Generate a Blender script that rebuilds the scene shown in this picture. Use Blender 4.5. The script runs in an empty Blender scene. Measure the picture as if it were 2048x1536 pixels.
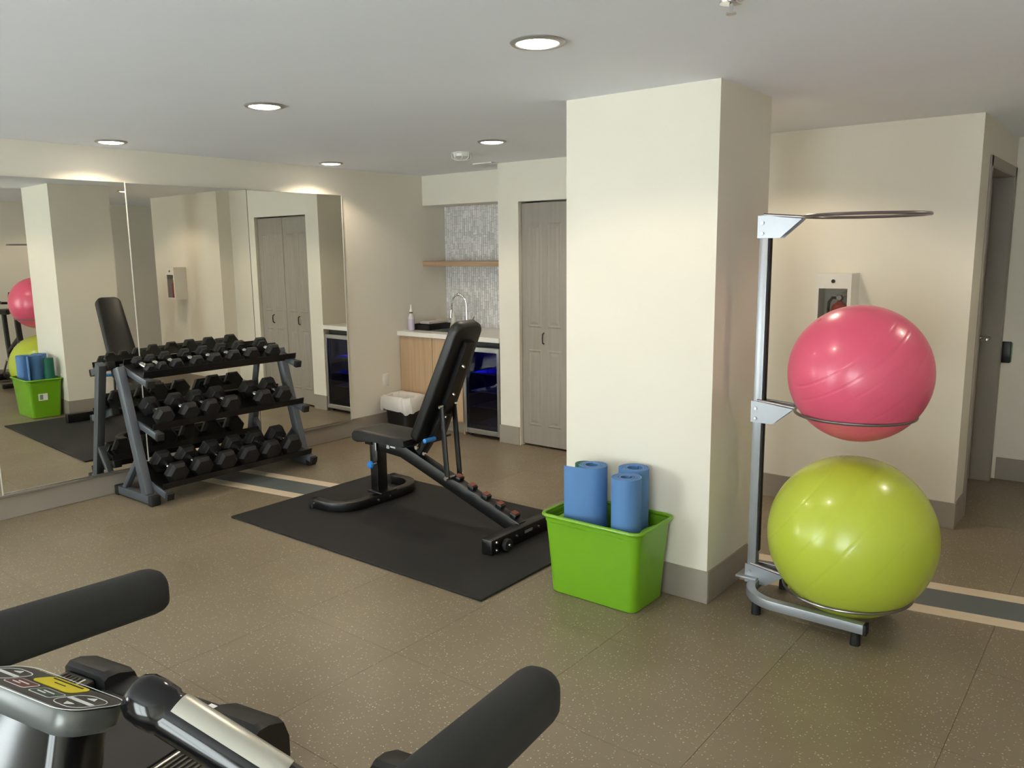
import bpy, bmesh, math, random
from mathutils import Vector, Matrix, Quaternion
from math import sin, cos, pi, radians, sqrt, atan2

random.seed(7)
SC = bpy.context.scene
COL = SC.collection

# ------------------------------------------------------------------ camera
FOC = 1618.9                       # focal length in pixels of the 2048 px wide frame
YAW, PITCH, ROLL = radians(38.351), radians(9.369), radians(-0.661)
CAM_H = 1.62
fw = Vector((-sin(YAW) * cos(PITCH), cos(YAW) * cos(PITCH), -sin(PITCH)))
rt = Vector((cos(YAW), sin(YAW), 0.0))
up = rt.cross(fw)
rt2 = cos(ROLL) * rt + sin(ROLL) * up
up2 = -sin(ROLL) * rt + cos(ROLL) * up
cd = bpy.data.cameras.new('camera')
cd.sensor_fit = 'HORIZONTAL'
cd.sensor_width = 36.0
cd.lens = FOC / 2048.0 * 36.0
cd.clip_start = 0.02
cam = bpy.data.objects.new('camera', cd)
COL.objects.link(cam)
M = Matrix((rt2, up2, -fw)).transposed().to_4x4()
M.translation = Vector((0, 0, CAM_H))
cam.matrix_world = M
SC.camera = cam

# ------------------------------------------------------------------ light and exposure
SC.view_settings.view_transform = 'Standard'
SC.view_settings.look = 'None'
SC.view_settings.gamma = 1.0
SC.view_settings.use_curve_mapping = False
SC.view_settings.exposure = 0.72
world = bpy.data.worlds.new('daylight')
SC.world = world
world.use_nodes = True
wbg = world.node_tree.nodes['Background']
wbg.inputs['Color'].default_value = (0.93, 0.98, 1.0, 1)
wbg.inputs['Strength'].default_value = 10.8
SPOT_POWER = 20.0                  # watts of each recessed downlight
SPOT_COL = (1.0, 0.84, 0.65)

# room dimensions (metres)
ZC = 2.318                         # ceiling
XL, XR = -5.50, 0.95               # mirror wall, right wall
YW = -2.60                         # window wall behind the viewer
YC = 5.25                          # closet wall
YE = 5.09                          # wall with the extinguisher cabinet
YN = 5.92                          # back of the sink niche
YB = 6.42                          # end wall of the passage
BH = 0.155                         # base board height
WIN = [(-5.0, -3.25), (-1.2, 0.55)]
WZ0, WZ1 = 0.10, 2.12

# ------------------------------------------------------------------ materials
def lin(c):
    r = []
    for v in c:
        v = v / 255.0
        r.append(v / 12.92 if v <= 0.04045 else ((v + 0.055) / 1.055) ** 2.4)
    return (r[0], r[1], r[2], 1.0)

MATS = {}
def mat(name, rgb, rough=0.5, metal=0.0, var=0.0, scale=30.0, bump=0.0, bscale=200.0, coat=0.0, spec=0.5, emit=0.0, island=0.0, alpha=1.0, trans=0.0):
    if name in MATS: return MATS[name]
    m = bpy.data.materials.new(name); m.use_nodes = True
    nt = m.node_tree; b = nt.nodes['Principled BSDF']
    c = lin(rgb)
    b.inputs['Base Color'].default_value = c
    b.inputs['Roughness'].default_value = rough
    b.inputs['Metallic'].default_value = metal
    b.inputs['Specular IOR Level'].default_value = spec
    b.inputs['Coat Weight'].default_value = coat
    b.inputs['Transmission Weight'].default_value = trans
    b.inputs['Alpha'].default_value = alpha
    if emit:
        b.inputs['Emission Color'].default_value = c
        b.inputs['Emission Strength'].default_value = emit
    geo = nt.nodes.new('ShaderNodeNewGeometry')
    if var or island:
        mix = nt.nodes.new('ShaderNodeMix'); mix.data_type = 'RGBA'
        k = 1 - (var or island)
        mix.inputs[6].default_value = (c[0] * k, c[1] * k, c[2] * k, 1)
        k = 1 + (var or island)
        mix.inputs[7].default_value = (min(c[0] * k, 1), min(c[1] * k, 1), min(c[2] * k, 1), 1)
        if island:
            nt.links.new(geo.outputs['Random Per Island'], mix.inputs[0])
        else:
            n = nt.nodes.new('ShaderNodeTexNoise'); n.inputs['Scale'].default_value = scale
            n.inputs['Detail'].default_value = 4
            nt.links.new(geo.outputs['Position'], n.inputs['Vector'])
            nt.links.new(n.outputs['Fac'], mix.inputs[0])
        nt.links.new(mix.outputs[2], b.inputs['Base Color'])
    if bump:
        n = nt.nodes.new('ShaderNodeTexNoise'); n.inputs['Scale'].default_value = bscale
        n.inputs['Detail'].default_value = 3
        tc = nt.nodes.new('ShaderNodeTexCoord')
        nt.links.new(tc.outputs['Object'], n.inputs['Vector'])
        bp = nt.nodes.new('ShaderNodeBump'); bp.inputs['Strength'].default_value = bump
        bp.inputs['Distance'].default_value = 0.002
        nt.links.new(n.outputs['Fac'], bp.inputs['Height'])
        nt.links.new(bp.outputs['Normal'], b.inputs['Normal'])
    MATS[name] = m
    return m

WALL = mat('wall_paint', (226, 220, 206), 0.62, var=0.02, scale=3, bump=0.08, bscale=250)
CEIL = mat('ceiling_paint', (238, 241, 248), 0.8, var=0.035, scale=1.3, bump=0.1, bscale=180)
BASE = mat('base_board_vinyl', (150, 141, 130), 0.45, var=0.03, scale=8)
BLACKM = mat('black_powder_coat', (10, 10, 11), 0.36, bump=0.1, bscale=600)
BLACKP = mat('black_plastic', (20, 20, 21), 0.42, bump=0.06, bscale=400)
BLACKG = mat('black_gloss', (14, 14, 15), 0.14)
VINYL = mat('black_vinyl', (11, 11, 12), 0.42, bump=0.25, bscale=350)
RUBBER = mat('hex_rubber', (9, 9, 9), 0.6, bump=0.2, bscale=500)
RUBBERB = mat('black_rubber', (19, 19, 19), 0.7, bump=0.1, bscale=300)
CHROME = mat('chrome', (225, 225, 225), 0.12, 1.0)
STEEL = mat('brushed_steel', (196, 196, 194), 0.32, 1.0, var=0.04, scale=60)
SILVER = mat('silver_powder_coat', (168, 172, 178), 0.36, 0.55, var=0.03, scale=40)
RACKG = mat('grey_rack_paint', (92, 97, 104), 0.38, 0.35, var=0.06, scale=20)
FOAM = mat('grey_foam', (42, 42, 41), 0.8, bump=0.3, bscale=900)
WHITE = mat('white_plastic', (232, 232, 228), 0.4)
WHITEP = mat('white_print', (235, 235, 230), 0.6)
WOOD_C = None
BLUEP = mat('blue_plastic', (40, 125, 205), 0.35)
GREY = mat('grey_plastic', (120, 120, 118), 0.5)

def wood(name, a, b_, rough=0.45, axis=2):
    m = bpy.data.materials.new(name); m.use_nodes = True
    nt = m.node_tree; p = nt.nodes['Principled BSDF']
    geo = nt.nodes.new('ShaderNodeNewGeometry'); mp = nt.nodes.new('ShaderNodeMapping')
    s = [40, 40, 40]; s[axis] = 2.0
    mp.inputs['Scale'].default_value = s
    n = nt.nodes.new('ShaderNodeTexNoise'); n.inputs['Scale'].default_value = 1.0; n.inputs['Detail'].default_value = 5
    r = nt.nodes.new('ShaderNodeValToRGB')
    r.color_ramp.elements[0].position = 0.3; r.color_ramp.elements[0].color = lin(a)
    r.color_ramp.elements[1].position = 0.7; r.color_ramp.elements[1].color = lin(b_)
    nt.links.new(geo.outputs['Position'], mp.inputs['Vector']); nt.links.new(mp.outputs[0], n.inputs['Vector'])
    nt.links.new(n.outputs['Fac'], r.inputs[0]); nt.links.new(r.outputs[0], p.inputs['Base Color'])
    p.inputs['Roughness'].default_value = rough
    return m
OAK = wood('light_oak', (178, 149, 117), (194, 165, 132))
OAKX = wood('shelf_oak', (150, 124, 98), (174, 147, 118), axis=0)
DOORG = wood('taupe_door_paint', (146, 138, 128), (154, 146, 136), 0.5)

def floor_mat():
    m = bpy.data.materials.new('speckled_rubber_floor'); m.use_nodes = True
    nt = m.node_tree; p = nt.nodes['Principled BSDF']; L = nt.links.new
    geo = nt.nodes.new('ShaderNodeNewGeometry')
    n1 = nt.nodes.new('ShaderNodeTexNoise'); n1.inputs['Scale'].default_value = 1.6; n1.inputs['Detail'].default_value = 5
    L(geo.outputs['Position'], n1.inputs['Vector'])
    base = nt.nodes.new('ShaderNodeValToRGB')
    base.color_ramp.elements[0].position = 0.3; base.color_ramp.elements[0].color = lin((122, 109, 89))
    base.color_ramp.elements[1].position = 0.7; base.color_ramp.elements[1].color = lin((133, 120, 99))
    L(n1.outputs['Fac'], base.inputs[0])
    # small pale flecks
    mp = nt.nodes.new('ShaderNodeMapping'); mp.inputs['Scale'].default_value = (85, 85, 85)
    nz = nt.nodes.new('ShaderNodeTexNoise'); nz.inputs['Scale'].default_value = 40
    add = nt.nodes.new('ShaderNodeMixRGB'); add.blend_type = 'ADD'; add.inputs[0].default_value = 1.0
    L(geo.outputs['Position'], mp.inputs['Vector']); L(geo.outputs['Position'], nz.inputs['Vector'])
    L(mp.outputs[0], add.inputs[1]); L(nz.outputs['Color'], add.inputs[2])
    v = nt.nodes.new('ShaderNodeTexVoronoi'); v.inputs['Scale'].default_value = 1.0
    L(add.outputs[0], v.inputs['Vector'])
    sep = nt.nodes.new('ShaderNodeSeparateColor'); L(v.outputs['Color'], sep.inputs[0])
    less = nt.nodes.new('ShaderNodeMath'); less.operation = 'LESS_THAN'; less.inputs[1].default_value = 0.23
    L(v.outputs['Distance'], less.inputs[0])
    big = nt.nodes.new('ShaderNodeMath'); big.operation = 'GREATER_THAN'; big.inputs[1].default_value = 0.42
    L(sep.outputs[0], big.inputs[0])
    mul = nt.nodes.new('ShaderNodeMath'); mul.operation = 'MULTIPLY'
    L(less.outputs[0], mul.inputs[0]); L(big.outputs[0], mul.inputs[1])
    fleck = nt.nodes.new('ShaderNodeMix'); fleck.data_type = 'RGBA'
    L(sep.outputs[1], fleck.inputs[0])
    fleck.inputs[6].default_value = lin((150, 137, 112)); fleck.inputs[7].default_value = lin((205, 194, 168))
    mix = nt.nodes.new('ShaderNodeMix'); mix.data_type = 'RGBA'
    L(mul.outputs[0], mix.inputs[0]); L(base.outputs[0], mix.inputs[6]); L(fleck.outputs[2], mix.inputs[7])
    L(mix.outputs[2], p.inputs['Base Color'])
    n2 = nt.nodes.new('ShaderNodeTexNoise'); n2.inputs['Scale'].default_value = 3; n2.inputs['Detail'].default_value = 6
    L(geo.outputs['Position'], n2.inputs['Vector'])
    rr = nt.nodes.new('ShaderNodeMapRange'); rr.inputs[3].default_value = 0.30; rr.inputs[4].default_value = 0.46
    L(n2.outputs['Fac'], rr.inputs[0]); L(rr.outputs[0], p.inputs['Roughness'])
    return m
FLOOR = floor_mat()

def mirror_mat():
    m = bpy.data.materials.new('mirror_silvering'); m.use_nodes = True
    nt = m.node_tree; nt.nodes.remove(nt.nodes['Principled BSDF'])
    g = nt.nodes.new('ShaderNodeBsdfGlossy'); g.inputs['Roughness'].default_value = 0.0
    g.inputs['Color'].default_value = (0.84, 0.84, 0.79, 1)
    nt.links.new(g.outputs[0], nt.nodes['Material Output'].inputs['Surface'])
    return m
MIRROR = mirror_mat()

def pane_mat(name, tint, refl=0.08):
    m = bpy.data.materials.new(name); m.use_nodes = True
    nt = m.node_tree; nt.nodes.remove(nt.nodes['Principled BSDF'])
    t = nt.nodes.new('ShaderNodeBsdfTransparent'); t.inputs['Color'].default_value = tint
    g = nt.nodes.new('ShaderNodeBsdfGlossy'); g.inputs['Roughness'].default_value = 0.02
    mx = nt.nodes.new('ShaderNodeMixShader'); mx.inputs[0].default_value = refl
    nt.links.new(t.outputs[0], mx.inputs[1]); nt.links.new(g.outputs[0], mx.inputs[2])
    nt.links.new(mx.outputs[0], nt.nodes['Material Output'].inputs['Surface'])
    return m
PANE = pane_mat('window_glass', (0.94, 0.96, 0.95, 1))
DARKGLASS = pane_mat('fridge_glass', (0.45, 0.47, 0.52, 1), 0.06)
CABGLASS = pane_mat('cabinet_glass', (0.86, 0.88, 0.88, 1), 0.06)

def ball_mat(name, a, rough=0.28):
    m = mat(name, a, rough, var=0.05, scale=4, coat=0.15)
    return m

# ------------------------------------------------------------------ mesh building
class MB:
    def __init__(s):
        s.bm = bmesh.new()
    def _add(s, geom_verts, mtx):
        bmesh.ops.transform(s.bm, matrix=mtx, verts=geom_verts)
    def box(s, c, d, rot=None, bev=0.0, seg=2):
        """centre, full size, optional Euler-like matrix, bevel"""
        t = bmesh.new()
        bmesh.ops.create_cube(t, size=1.0)
        bmesh.ops.scale(t, vec=Vector(d), verts=t.verts)
        if bev > 0:
            bmesh.ops.bevel(t, geom=list(t.edges), offset=min(bev, min(d) * 0.49), segments=seg, profile=0.5, affect='EDGES')
        mtx = Matrix.Translation(Vector(c)) @ (rot.to_4x4() if rot else Matrix.Identity(4))
        bmesh.ops.transform(t, matrix=mtx, verts=t.verts)
        s.merge(t); return s
    def b2(s, lo, hi, bev=0.0, seg=2):
        lo = Vector(lo); hi = Vector(hi)
        return s.box((lo + hi) / 2, [abs(hi[i] - lo[i]) for i in range(3)], None, bev, seg)
    def merge(s, t):
        me = bpy.data.meshes.new('tmp'); t.to_mesh(me); t.free()
        s.bm.from_mesh(me); bpy.data.meshes.remove(me)
    def ring_loft(s, rings, closed=False, cap=True):
        vs = [[s.bm.verts.new(p) for p in r] for r in rings]
        n = len(vs[0])
        R = range(len(vs)) if closed else range(len(vs) - 1)
        for i in R:
            a = vs[i]; b = vs[(i + 1) % len(vs)]
            for k in range(n):
                try: s.bm.faces.new((a[k], a[(k + 1) % n], b[(k + 1) % n], b[k]))
                except ValueError: pass
        if cap and not closed:
            s.bm.faces.new(list(reversed(vs[0]))); s.bm.faces.new(vs[-1])
        return s
    def cyl(s, p0, p1, r0, r1=None, n=20, bev=0.0):
        if r1 is None: r1 = r0
        p0 = Vector(p0); p1 = Vector(p1); d = (p1 - p0)
        L = d.length; d.normalize()
        q = d.to_track_quat('Z', 'Y')
        prof = [(0, r0), (L, r1)] if bev <= 0 else [(0, r0 - bev), (bev * .3, r0 - bev * .3), (bev, r0), (L - bev, r1), (L - bev * .3, r1 - bev * .3), (L, r1 - bev)]
        rings = [[p0 + q @ Vector((r * cos(2 * pi * k / n), r * sin(2 * pi * k / n), h)) for k in range(n)] for h, r in prof]
        return s.ring_loft(rings)
    def lathe(s, prof, c=(0, 0, 0), n=32, axis='Z', cap=True):
        c = Vector(c)
        def P(r, h, a):
            x, y = r * cos(a), r * sin(a)
            v = {'Z': (x, y, h), 'X': (h, x, y), 'Y': (y, h, x)}[axis]
            return c + Vector(v)
        rings = [[P(max(r, 1e-5), h, 2 * pi * k / n) for k in range(n)] for r, h in prof]
        return s.ring_loft(rings, cap=cap)
    def prism(s, poly, axis, a, b):
        """extrude a 2D polygon (list of pairs, in the two other axes in order) from a to b along axis"""
        def P(u, v, w):
            return {'X': (w, u, v), 'Y': (u, w, v), 'Z': (u, v, w)}[axis]
        return s.ring_loft([[Vector(P(u, v, a)) for u, v in poly], [Vector(P(u, v, b)) for u, v in poly]])
    def sweep(s, path, prof, upv=(0, 0, 1), closed=False, scales=None):
        """sweep 2D profile (side, up) along a 3D path"""
        path = [Vector(p) for p in path]; upv = Vector(upv)
        rings = []
        n = len(path)
        for i, p in enumerate(path):
            if closed: t = path[(i + 1) % n] - path[i - 1]
            elif i == 0: t = path[1] - path[0]
            elif i == n - 1: t = path[-1] - path[-2]
            else: t = (path[i + 1] - p).normalized() + (p - path[i - 1]).normalized()
            t.normalize()
            sd = t.cross(upv)
            if sd.length < 1e-4: sd = t.cross(Vector((0, 1, 0.01)))
            sd.normalize(); u = sd.cross(t)
            k = scales[i] if scales else 1.0
            rings.append([p + sd * (a * k) + u * (b * k) for a, b in prof])
        return s.ring_loft(rings, closed=closed)
    def tube(s, path, r, n=10, **kw):
        return s.sweep(path, [(r * cos(2 * pi * k / n), r * sin(2 * pi * k / n)) for k in range(n)], **kw)
    def build(s, name, m, parent=None, smooth=False, loc=None, angle=35):
        bmesh.ops.recalc_face_normals(s.bm, faces=s.bm.faces)
        me = bpy.data.meshes.new(name)
        s.bm.to_mesh(me); s.bm.free()
        if smooth:
            me.shade_smooth()
            me.set_sharp_from_angle(angle=radians(angle))
        me.materials.append(m)
        o = bpy.data.objects.new(name, me); COL.objects.link(o)
        if parent is not None: o.parent = parent
        if loc is not None: o.location = loc
        return o

def rrect(w, h, r, n=5):
    """rounded rectangle outline, centred"""
    pts = []
    for cx, cy, a0 in ((w / 2 - r, h / 2 - r, 0), (-w / 2 + r, h / 2 - r, 90), (-w / 2 + r, -h / 2 + r, 180), (w / 2 - r, -h / 2 + r, 270)):
        for k in range(n + 1):
            a = radians(a0 + 90 * k / n)
            pts.append((cx + r * cos(a), cy + r * sin(a)))
    return pts

def arc(c, r, a0, a1, n=10, z=0.0):
    return [(c[0] + r * cos(radians(a0 + (a1 - a0) * k / n)), c[1] + r * sin(radians(a0 + (a1 - a0) * k / n)), z) for k in range(n + 1)]

def tag(o, label, cat, group=None, kind=None):
    o['label'] = label
    if cat: o['category'] = cat
    if group: o['group'] = group
    if kind: o['kind'] = kind
    return o

def thing(name, label, cat, loc=(0, 0, 0), rz=0.0, group=None):
    o = bpy.data.objects.new(name, None); COL.objects.link(o)
    o.empty_display_size = 0.1
    o.location = loc; o.rotation_euler = (0, 0, rz)
    return tag(o, label, cat, group)

def struct(o, label):
    o['kind'] = 'structure'; o['label'] = label
    return o

def copy_tree(o, parent=None):
    c = o.copy(); COL.objects.link(c); c.parent = parent
    for ch in list(o.children): copy_tree(ch, c)
    return c

RX = lambda a: Matrix.Rotation(radians(a), 3, 'X')
RY = lambda a: Matrix.Rotation(radians(a), 3, 'Y')
RZ = lambda a: Matrix.Rotation(radians(a), 3, 'Z')

# ================================================================== SETTING
T = 0.14
fl = MB().b2((XL - T, YW - T, -0.08), (XR + T, YB + T, -0.004)).build('floor', mat('floor_subbase', (70, 64, 55), 0.8))
struct(fl, 'brown speckled rubber tile floor')
TS = 0.632
tile_me = None
x = -2.30 - TS * 6
while x < XR:
    y = 2.12 - TS * 8
    while y < YB:
        x0, x1 = max(x, XL), min(x + TS, XR); y0, y1 = max(y, YW), min(y + TS, YB)
        if x1 - x0 > 0.02 and y1 - y0 > 0.02:
            full = abs(x1 - x0 - TS) < 1e-6 and abs(y1 - y0 - TS) < 1e-6
            if full and tile_me:
                t = bpy.data.objects.new('floor_tile', tile_me); COL.objects.link(t); t.parent = fl
                t.location = (x, y, 0)
            else:
                g = 0.0005
                t = MB().b2((g, g, -0.004), (x1 - x0 - g, y1 - y0 - g, 0), 0.0006, 1).build('floor_tile', FLOOR, fl, loc=(x0, y0, 0))
                if full: tile_me = t.data
        y += TS
    x += TS
# inlaid band: two beige strips and a slate one, running slightly askew across the room
BA = math.atan2(3.866 - 3.2, -0.301 + 4.346)
def band(name, off0, off1, m, label):
    p = Vector((-4.346, 3.2, 0)); d = Vector((cos(BA), sin(BA), 0)); nn = Vector((-sin(BA), cos(BA), 0))
    a = p + d * ((XL + 0.02 - p.x) / d.x); b = p + d * ((XR - 0.02 - p.x) / d.x)
    q = [a + nn * off0, b + nn * off0, b + nn * off1, a + nn * off1]
    o = MB().prism([(v.x, v.y) for v in q], 'Z', -0.002, 0.0012).build(name, m)
    return struct(o, label)
BEIGE = mat('beige_floor_strip', (212, 194, 168), 0.45, var=0.05, scale=20)
SLATE = mat('slate_floor_strip', (94, 99, 100), 0.45, var=0.06, scale=10)
band('trim_1', 0.0, 0.087, BEIGE, 'beige strip of the floor band, side towards the treadmills')
band('trim_2', 0.087, 0.302, SLATE, 'slate grey middle strip of the floor band')
band('trim_3', 0.302, 0.389, BEIGE, 'beige strip of the floor band, side towards the closet')

struct(MB().b2((XL - T, YW - T, ZC), (XR + T, YB + T, ZC + 0.12)).build('ceiling', CEIL), 'flat pale grey painted ceiling')
struct(MB().b2((XL - T, YW - T, 0), (XL, YB + T, ZC)).build('wall_left', WALL), 'beige wall that carries the mirrors')
struct(MB().b2((XR, YW - T, 0), (XR + T, YB + T, ZC)).build('wall_right', WALL), 'beige wall opposite the mirrors')
# window wall behind the viewer
wb = MB()
xs = [XL] + [v for w in WIN for v in w] + [XR]
for i in range(0, len(xs), 2): wb.b2((xs[i], YW - T, 0), (xs[i + 1], YW, ZC))
for a, b in WIN:
    wb.b2((a, YW - T, 0), (b, YW, WZ0)); wb.b2((a, YW - T, WZ1), (b, YW, ZC))
struct(wb.build('wall_front', WALL), 'beige wall with two windows behind the treadmills')
WF = mat('window_frame_white', (225, 225, 222), 0.4)
for i, (a, b) in enumerate(WIN):
    f = MB(); w = 0.05; md = (a + b) / 2
    for u0, u1, v0, v1 in ((a, b, WZ0, WZ0 + w), (a, b, WZ1 - w, WZ1), (a, a + w, WZ0 + w, WZ1 - w), (b - w, b, WZ0 + w, WZ1 - w), (md - .025, md + .025, WZ0 + w, WZ1 - w)):
        f.b2((u0, YW - 0.09, v0), (u1, YW - 0.03, v1))
    wo = struct(f.build('window_%d' % (i + 1), WF), 'white framed tall window in the wall behind the treadmills')
    for s0, s1 in ((a + w, md - .025), (md + .025, b - w)):
        MB().b2((s0, YW - 0.063, WZ0 + w), (s1, YW - 0.057, WZ1 - w)).build('pane', PANE, wo)
    # sampling portal for the daylight that comes in through this window (gives no light of its own)
    ld = bpy.data.lights.new('window_daylight_offscreen', 'AREA'); ld.shape = 'RECTANGLE'
    ld.size = b - a; ld.size_y = WZ1 - WZ0; ld.cycles.is_portal = True
    lo = bpy.data.objects.new('window_daylight_offscreen', ld); COL.objects.link(lo)
    lo.location = (md, YW - T - 0.02, (WZ0 + WZ1) / 2); lo.rotation_euler = (radians(90), 0, radians(180))

# closet wall, niche and extinguisher wall
OX0, OX1, OZ = -4.07, -3.15, 2.005
XN = -4.28                          # right side of the niche
XS = -2.42                          # small step between closet wall and extinguisher wall
XK = -0.79                          # passage corner
w = MB()
w.b2((XN, YC, 0), (OX0, YC + 0.10, ZC)); w.b2((OX0, YC, OZ), (OX1, YC + 0.10, ZC)); w.b2((OX1, YC, 0), (XS, YC + 0.10, ZC))
w.b2((XN, YC + 0.10, 0), (XN + 0.10, YN + T, ZC))
struct(w.build('wall_closet', WALL), 'beige wall with the folding closet doors')
struct(MB().b2((XL, YN, 0), (XN, YN + T, ZC)).build('wall_niche', WALL), 'back wall of the sink niche')
struct(MB().b2((XL, 5.62, 2.045), (XN, YN, ZC)).build('wall_soffit', WALL), 'painted soffit above the sink niche')
DY0, DY1, DZ = 5.40, 6.31, 2.06      # passage door opening in the wall x = XK
w = MB()
w.b2((XS, YE, 0), (XK, YE + 0.13, ZC)); w.b2((XS, YE + 0.13, 0), (XS + 0.1, YC + 0.10, ZC))
w.b2((XK - 0.18, YE + 0.13, 0), (XK, DY0, ZC)); w.b2((XK - 0.18, DY0, DZ), (XK, DY1, ZC)); w.b2((XK - 0.18, DY1, 0), (XK, YB, ZC))
struct(w.build('wall_back', WALL), 'beige wall with the extinguisher cabinet and passage corner')
struct(MB().b2((XL, YB, 0), (XR, YB + T, ZC)).build('wall_passage', WALL), 'end wall of the dim passage')
struct(MB().b2((OX0 - 0.1, YC + 0.42, 0), (OX1 + 0.1, YC + 0.46, ZC)).build('wall_inside_closet', WALL), 'back of the closet')
# column
CX0, CX1, CY0, CY1 = -2.272, -1.493, 3.313, 3.886
struct(MB().b2((CX0, CY0, 0), (CX1, CY1, ZC)).build('wall_column', WALL), 'square beige structural column beside the green tub')

def bboard(name, segs, label):
    b = MB(); t = 0.009
    for (xa, ya, xb, yb) in segs:
        b.b2((min(xa, xb), min(ya, yb), 0.0), (max(xa, xb), max(ya, yb), BH), 0.002, 1)
    return struct(b.build(name, BASE), label)
t = 0.009
bboard('baseboard_left', [(XL, YW, XL + t, YC - 0.0)], 'tall grey vinyl base board under the mirrors')
bboard('baseboard_column', [(CX0 - t, CY0 - t, CX1 + t, CY0), (CX1, CY0, CX1 + t, CY1), (CX0 - t, CY0, CX0, CY1), (CX0 - t, CY1, CX1 + t, CY1 + t)], 'grey vinyl base board around the column')
bboard('baseboard_closet', [(XN - t, YC - t, OX0 - 0.005, YC), (XN - t, YC, XN, 5.28), (OX1 + 0.005, YC - t, XS, YC)], 'grey vinyl base board beside the closet doors')
bboard('baseboard_back', [(XS - t, YE - t, XK + t, YE), (XS - t, YE, XS, YC - t), (XK, YE, XK + t, DY0 - 0.06)], 'grey vinyl base board under the extinguisher cabinet')
bboard('baseboard_passage', [(XK + 0.03, YB - t, XR, YB)], 'grey vinyl base board in the passage')
bboard('baseboard_right', [(XR - t, YW, XR, YB - t)], 'grey vinyl base board on the wall opposite the mirrors')

# folding closet doors
def panel_leaf(name, x0, x1, yf, z0, z1, handle_x=None):
    b = MB(); b.b2((x0, yf, z0), (x1, yf + 0.03, z1), 0.002, 1)
    d = struct(b.build(name, DOORG), 'taupe panelled folding closet door leaf')
    wl = x1 - x0
    for cx in (x0 + wl * 0.285, x1 - wl * 0.285):
        for za, zb in ((z0 + 0.16, z0 + 0.80), (z0 + 0.98, z1 - 0.16)):
            pw = wl * 0.30
            m = MB()
            # raised-and-fielded panel: sunk moulding with a proud field
            for k, (g0, g1, yy0, yy1) in enumerate(((0, 0.010, 0, -0.004), (0.010, 0.024, -0.004, -0.001), (0.024, 0.048, -0.001, -0.006))):
                o0 = [(cx - pw / 2 + g0, za + g0), (cx + pw / 2 - g0, za + g0), (cx + pw / 2 - g0, zb - g0), (cx - pw / 2 + g0, zb - g0)]
                o1 = [(cx - pw / 2 + g1, za + g1), (cx + pw / 2 - g1, za + g1), (cx + pw / 2 - g1, zb - g1), (cx - pw / 2 + g1, zb - g1)]
                m.ring_loft([[Vector((u, yf + yy0, v)) for u, v in o0], [Vector((u, yf + yy1, v)) for u, v in o1]], cap=False)
                if k == 2: m.bm.faces.new([m.bm.verts.new((u, yf + yy1, v)) for u, v in o1])
            m.build('door_panel', DOORG, d)
    if handle_x:
        h = MB()
        h.sweep([(handle_x, yf, z0 + 0.85), (handle_x, yf - 0.022, z0 + 0.86), (handle_x, yf - 0.024, z0 + 0.895), (handle_x, yf - 0.022, z0 + 0.93), (handle_x, yf, z0 + 0.94)], rrect(0.012, 0.006, 0.002, 2), upv=(1, 0, 0))
        h.build('door_handle', mat('dark_bronze', (74, 68, 62), 0.35, 0.7), d)
    return d
MIDX = (OX0 + OX1) / 2
panel_leaf('door_1', OX0 + 0.006, MIDX - 0.003, YC + 0.035, 0.018, OZ - 0.012, -3.845)
panel_leaf('door_2', MIDX + 0.003, OX1 - 0.008, YC + 0.035, 0.018, OZ - 0.012, MIDX + 0.23)

# passage door: leaf, frame, lever
DOORD = mat('taupe_passage_door', (146, 138, 128), 0.5, var=0.03, scale=10)
FRAMED = DOORD
d = MB()
d.b2((XK - 0.155, DY0 + 0.006, 0.012), (XK - 0.11, DY1 - 0.012, DZ - 0.01), 0.002, 1)
d3 = struct(d.build('door_3', DOORD), 'taupe passage door set back in its frame')
f = MB()
for lo, hi in (((XK - 0.17, DY1 - 0.004, 0), (XK + 0.008, DY1 + 0.03, DZ + 0.05)), ((XK - 0.17, DY0 - 0.03, 0), (XK + 0.008, DY0 + 0.004, DZ + 0.05)), ((XK - 0.17, DY0, DZ - 0.004), (XK + 0.008, DY1, DZ + 0.03))):
    f.b2(lo, hi, 0.002, 1)
for lo, hi in (((XK, DY1, 0), (XK + 0.012, DY1 + 0.07, DZ + 0.06)), ((XK, DY0 - 0.05, 0), (XK + 0.012, DY0, DZ + 0.06)), ((XK, DY0 - 0.05, DZ), (XK + 0.012, DY1 + 0.07, DZ + 0.06))):
    f.b2(lo, hi, 0.002, 1)
f.build('door_frame', FRAMED, d3)
h = MB()
h.cyl((XK - 0.11, 6.24, 1.0), (XK - 0.102, 6.24, 1.0), 0.026, n=20)
h.cyl((XK - 0.104, 6.24, 1.0), (XK - 0.06, 6.24, 1.0), 0.009, n=12)
h.box((XK - 0.052, 6.185, 1.0), (0.018, 0.14, 0.022), None, 0.006)
h.build('door_handle', CHROME, d3, True)
for yy, zz, hh in ((6.02, 1.54, 0.14), (6.10, 1.37, 0.09)):
    MB().box((XK - 0.106, yy, zz), (0.012, 0.05, hh), None, 0.003).build('contact_plate', WHITE, d3, True)

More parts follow.
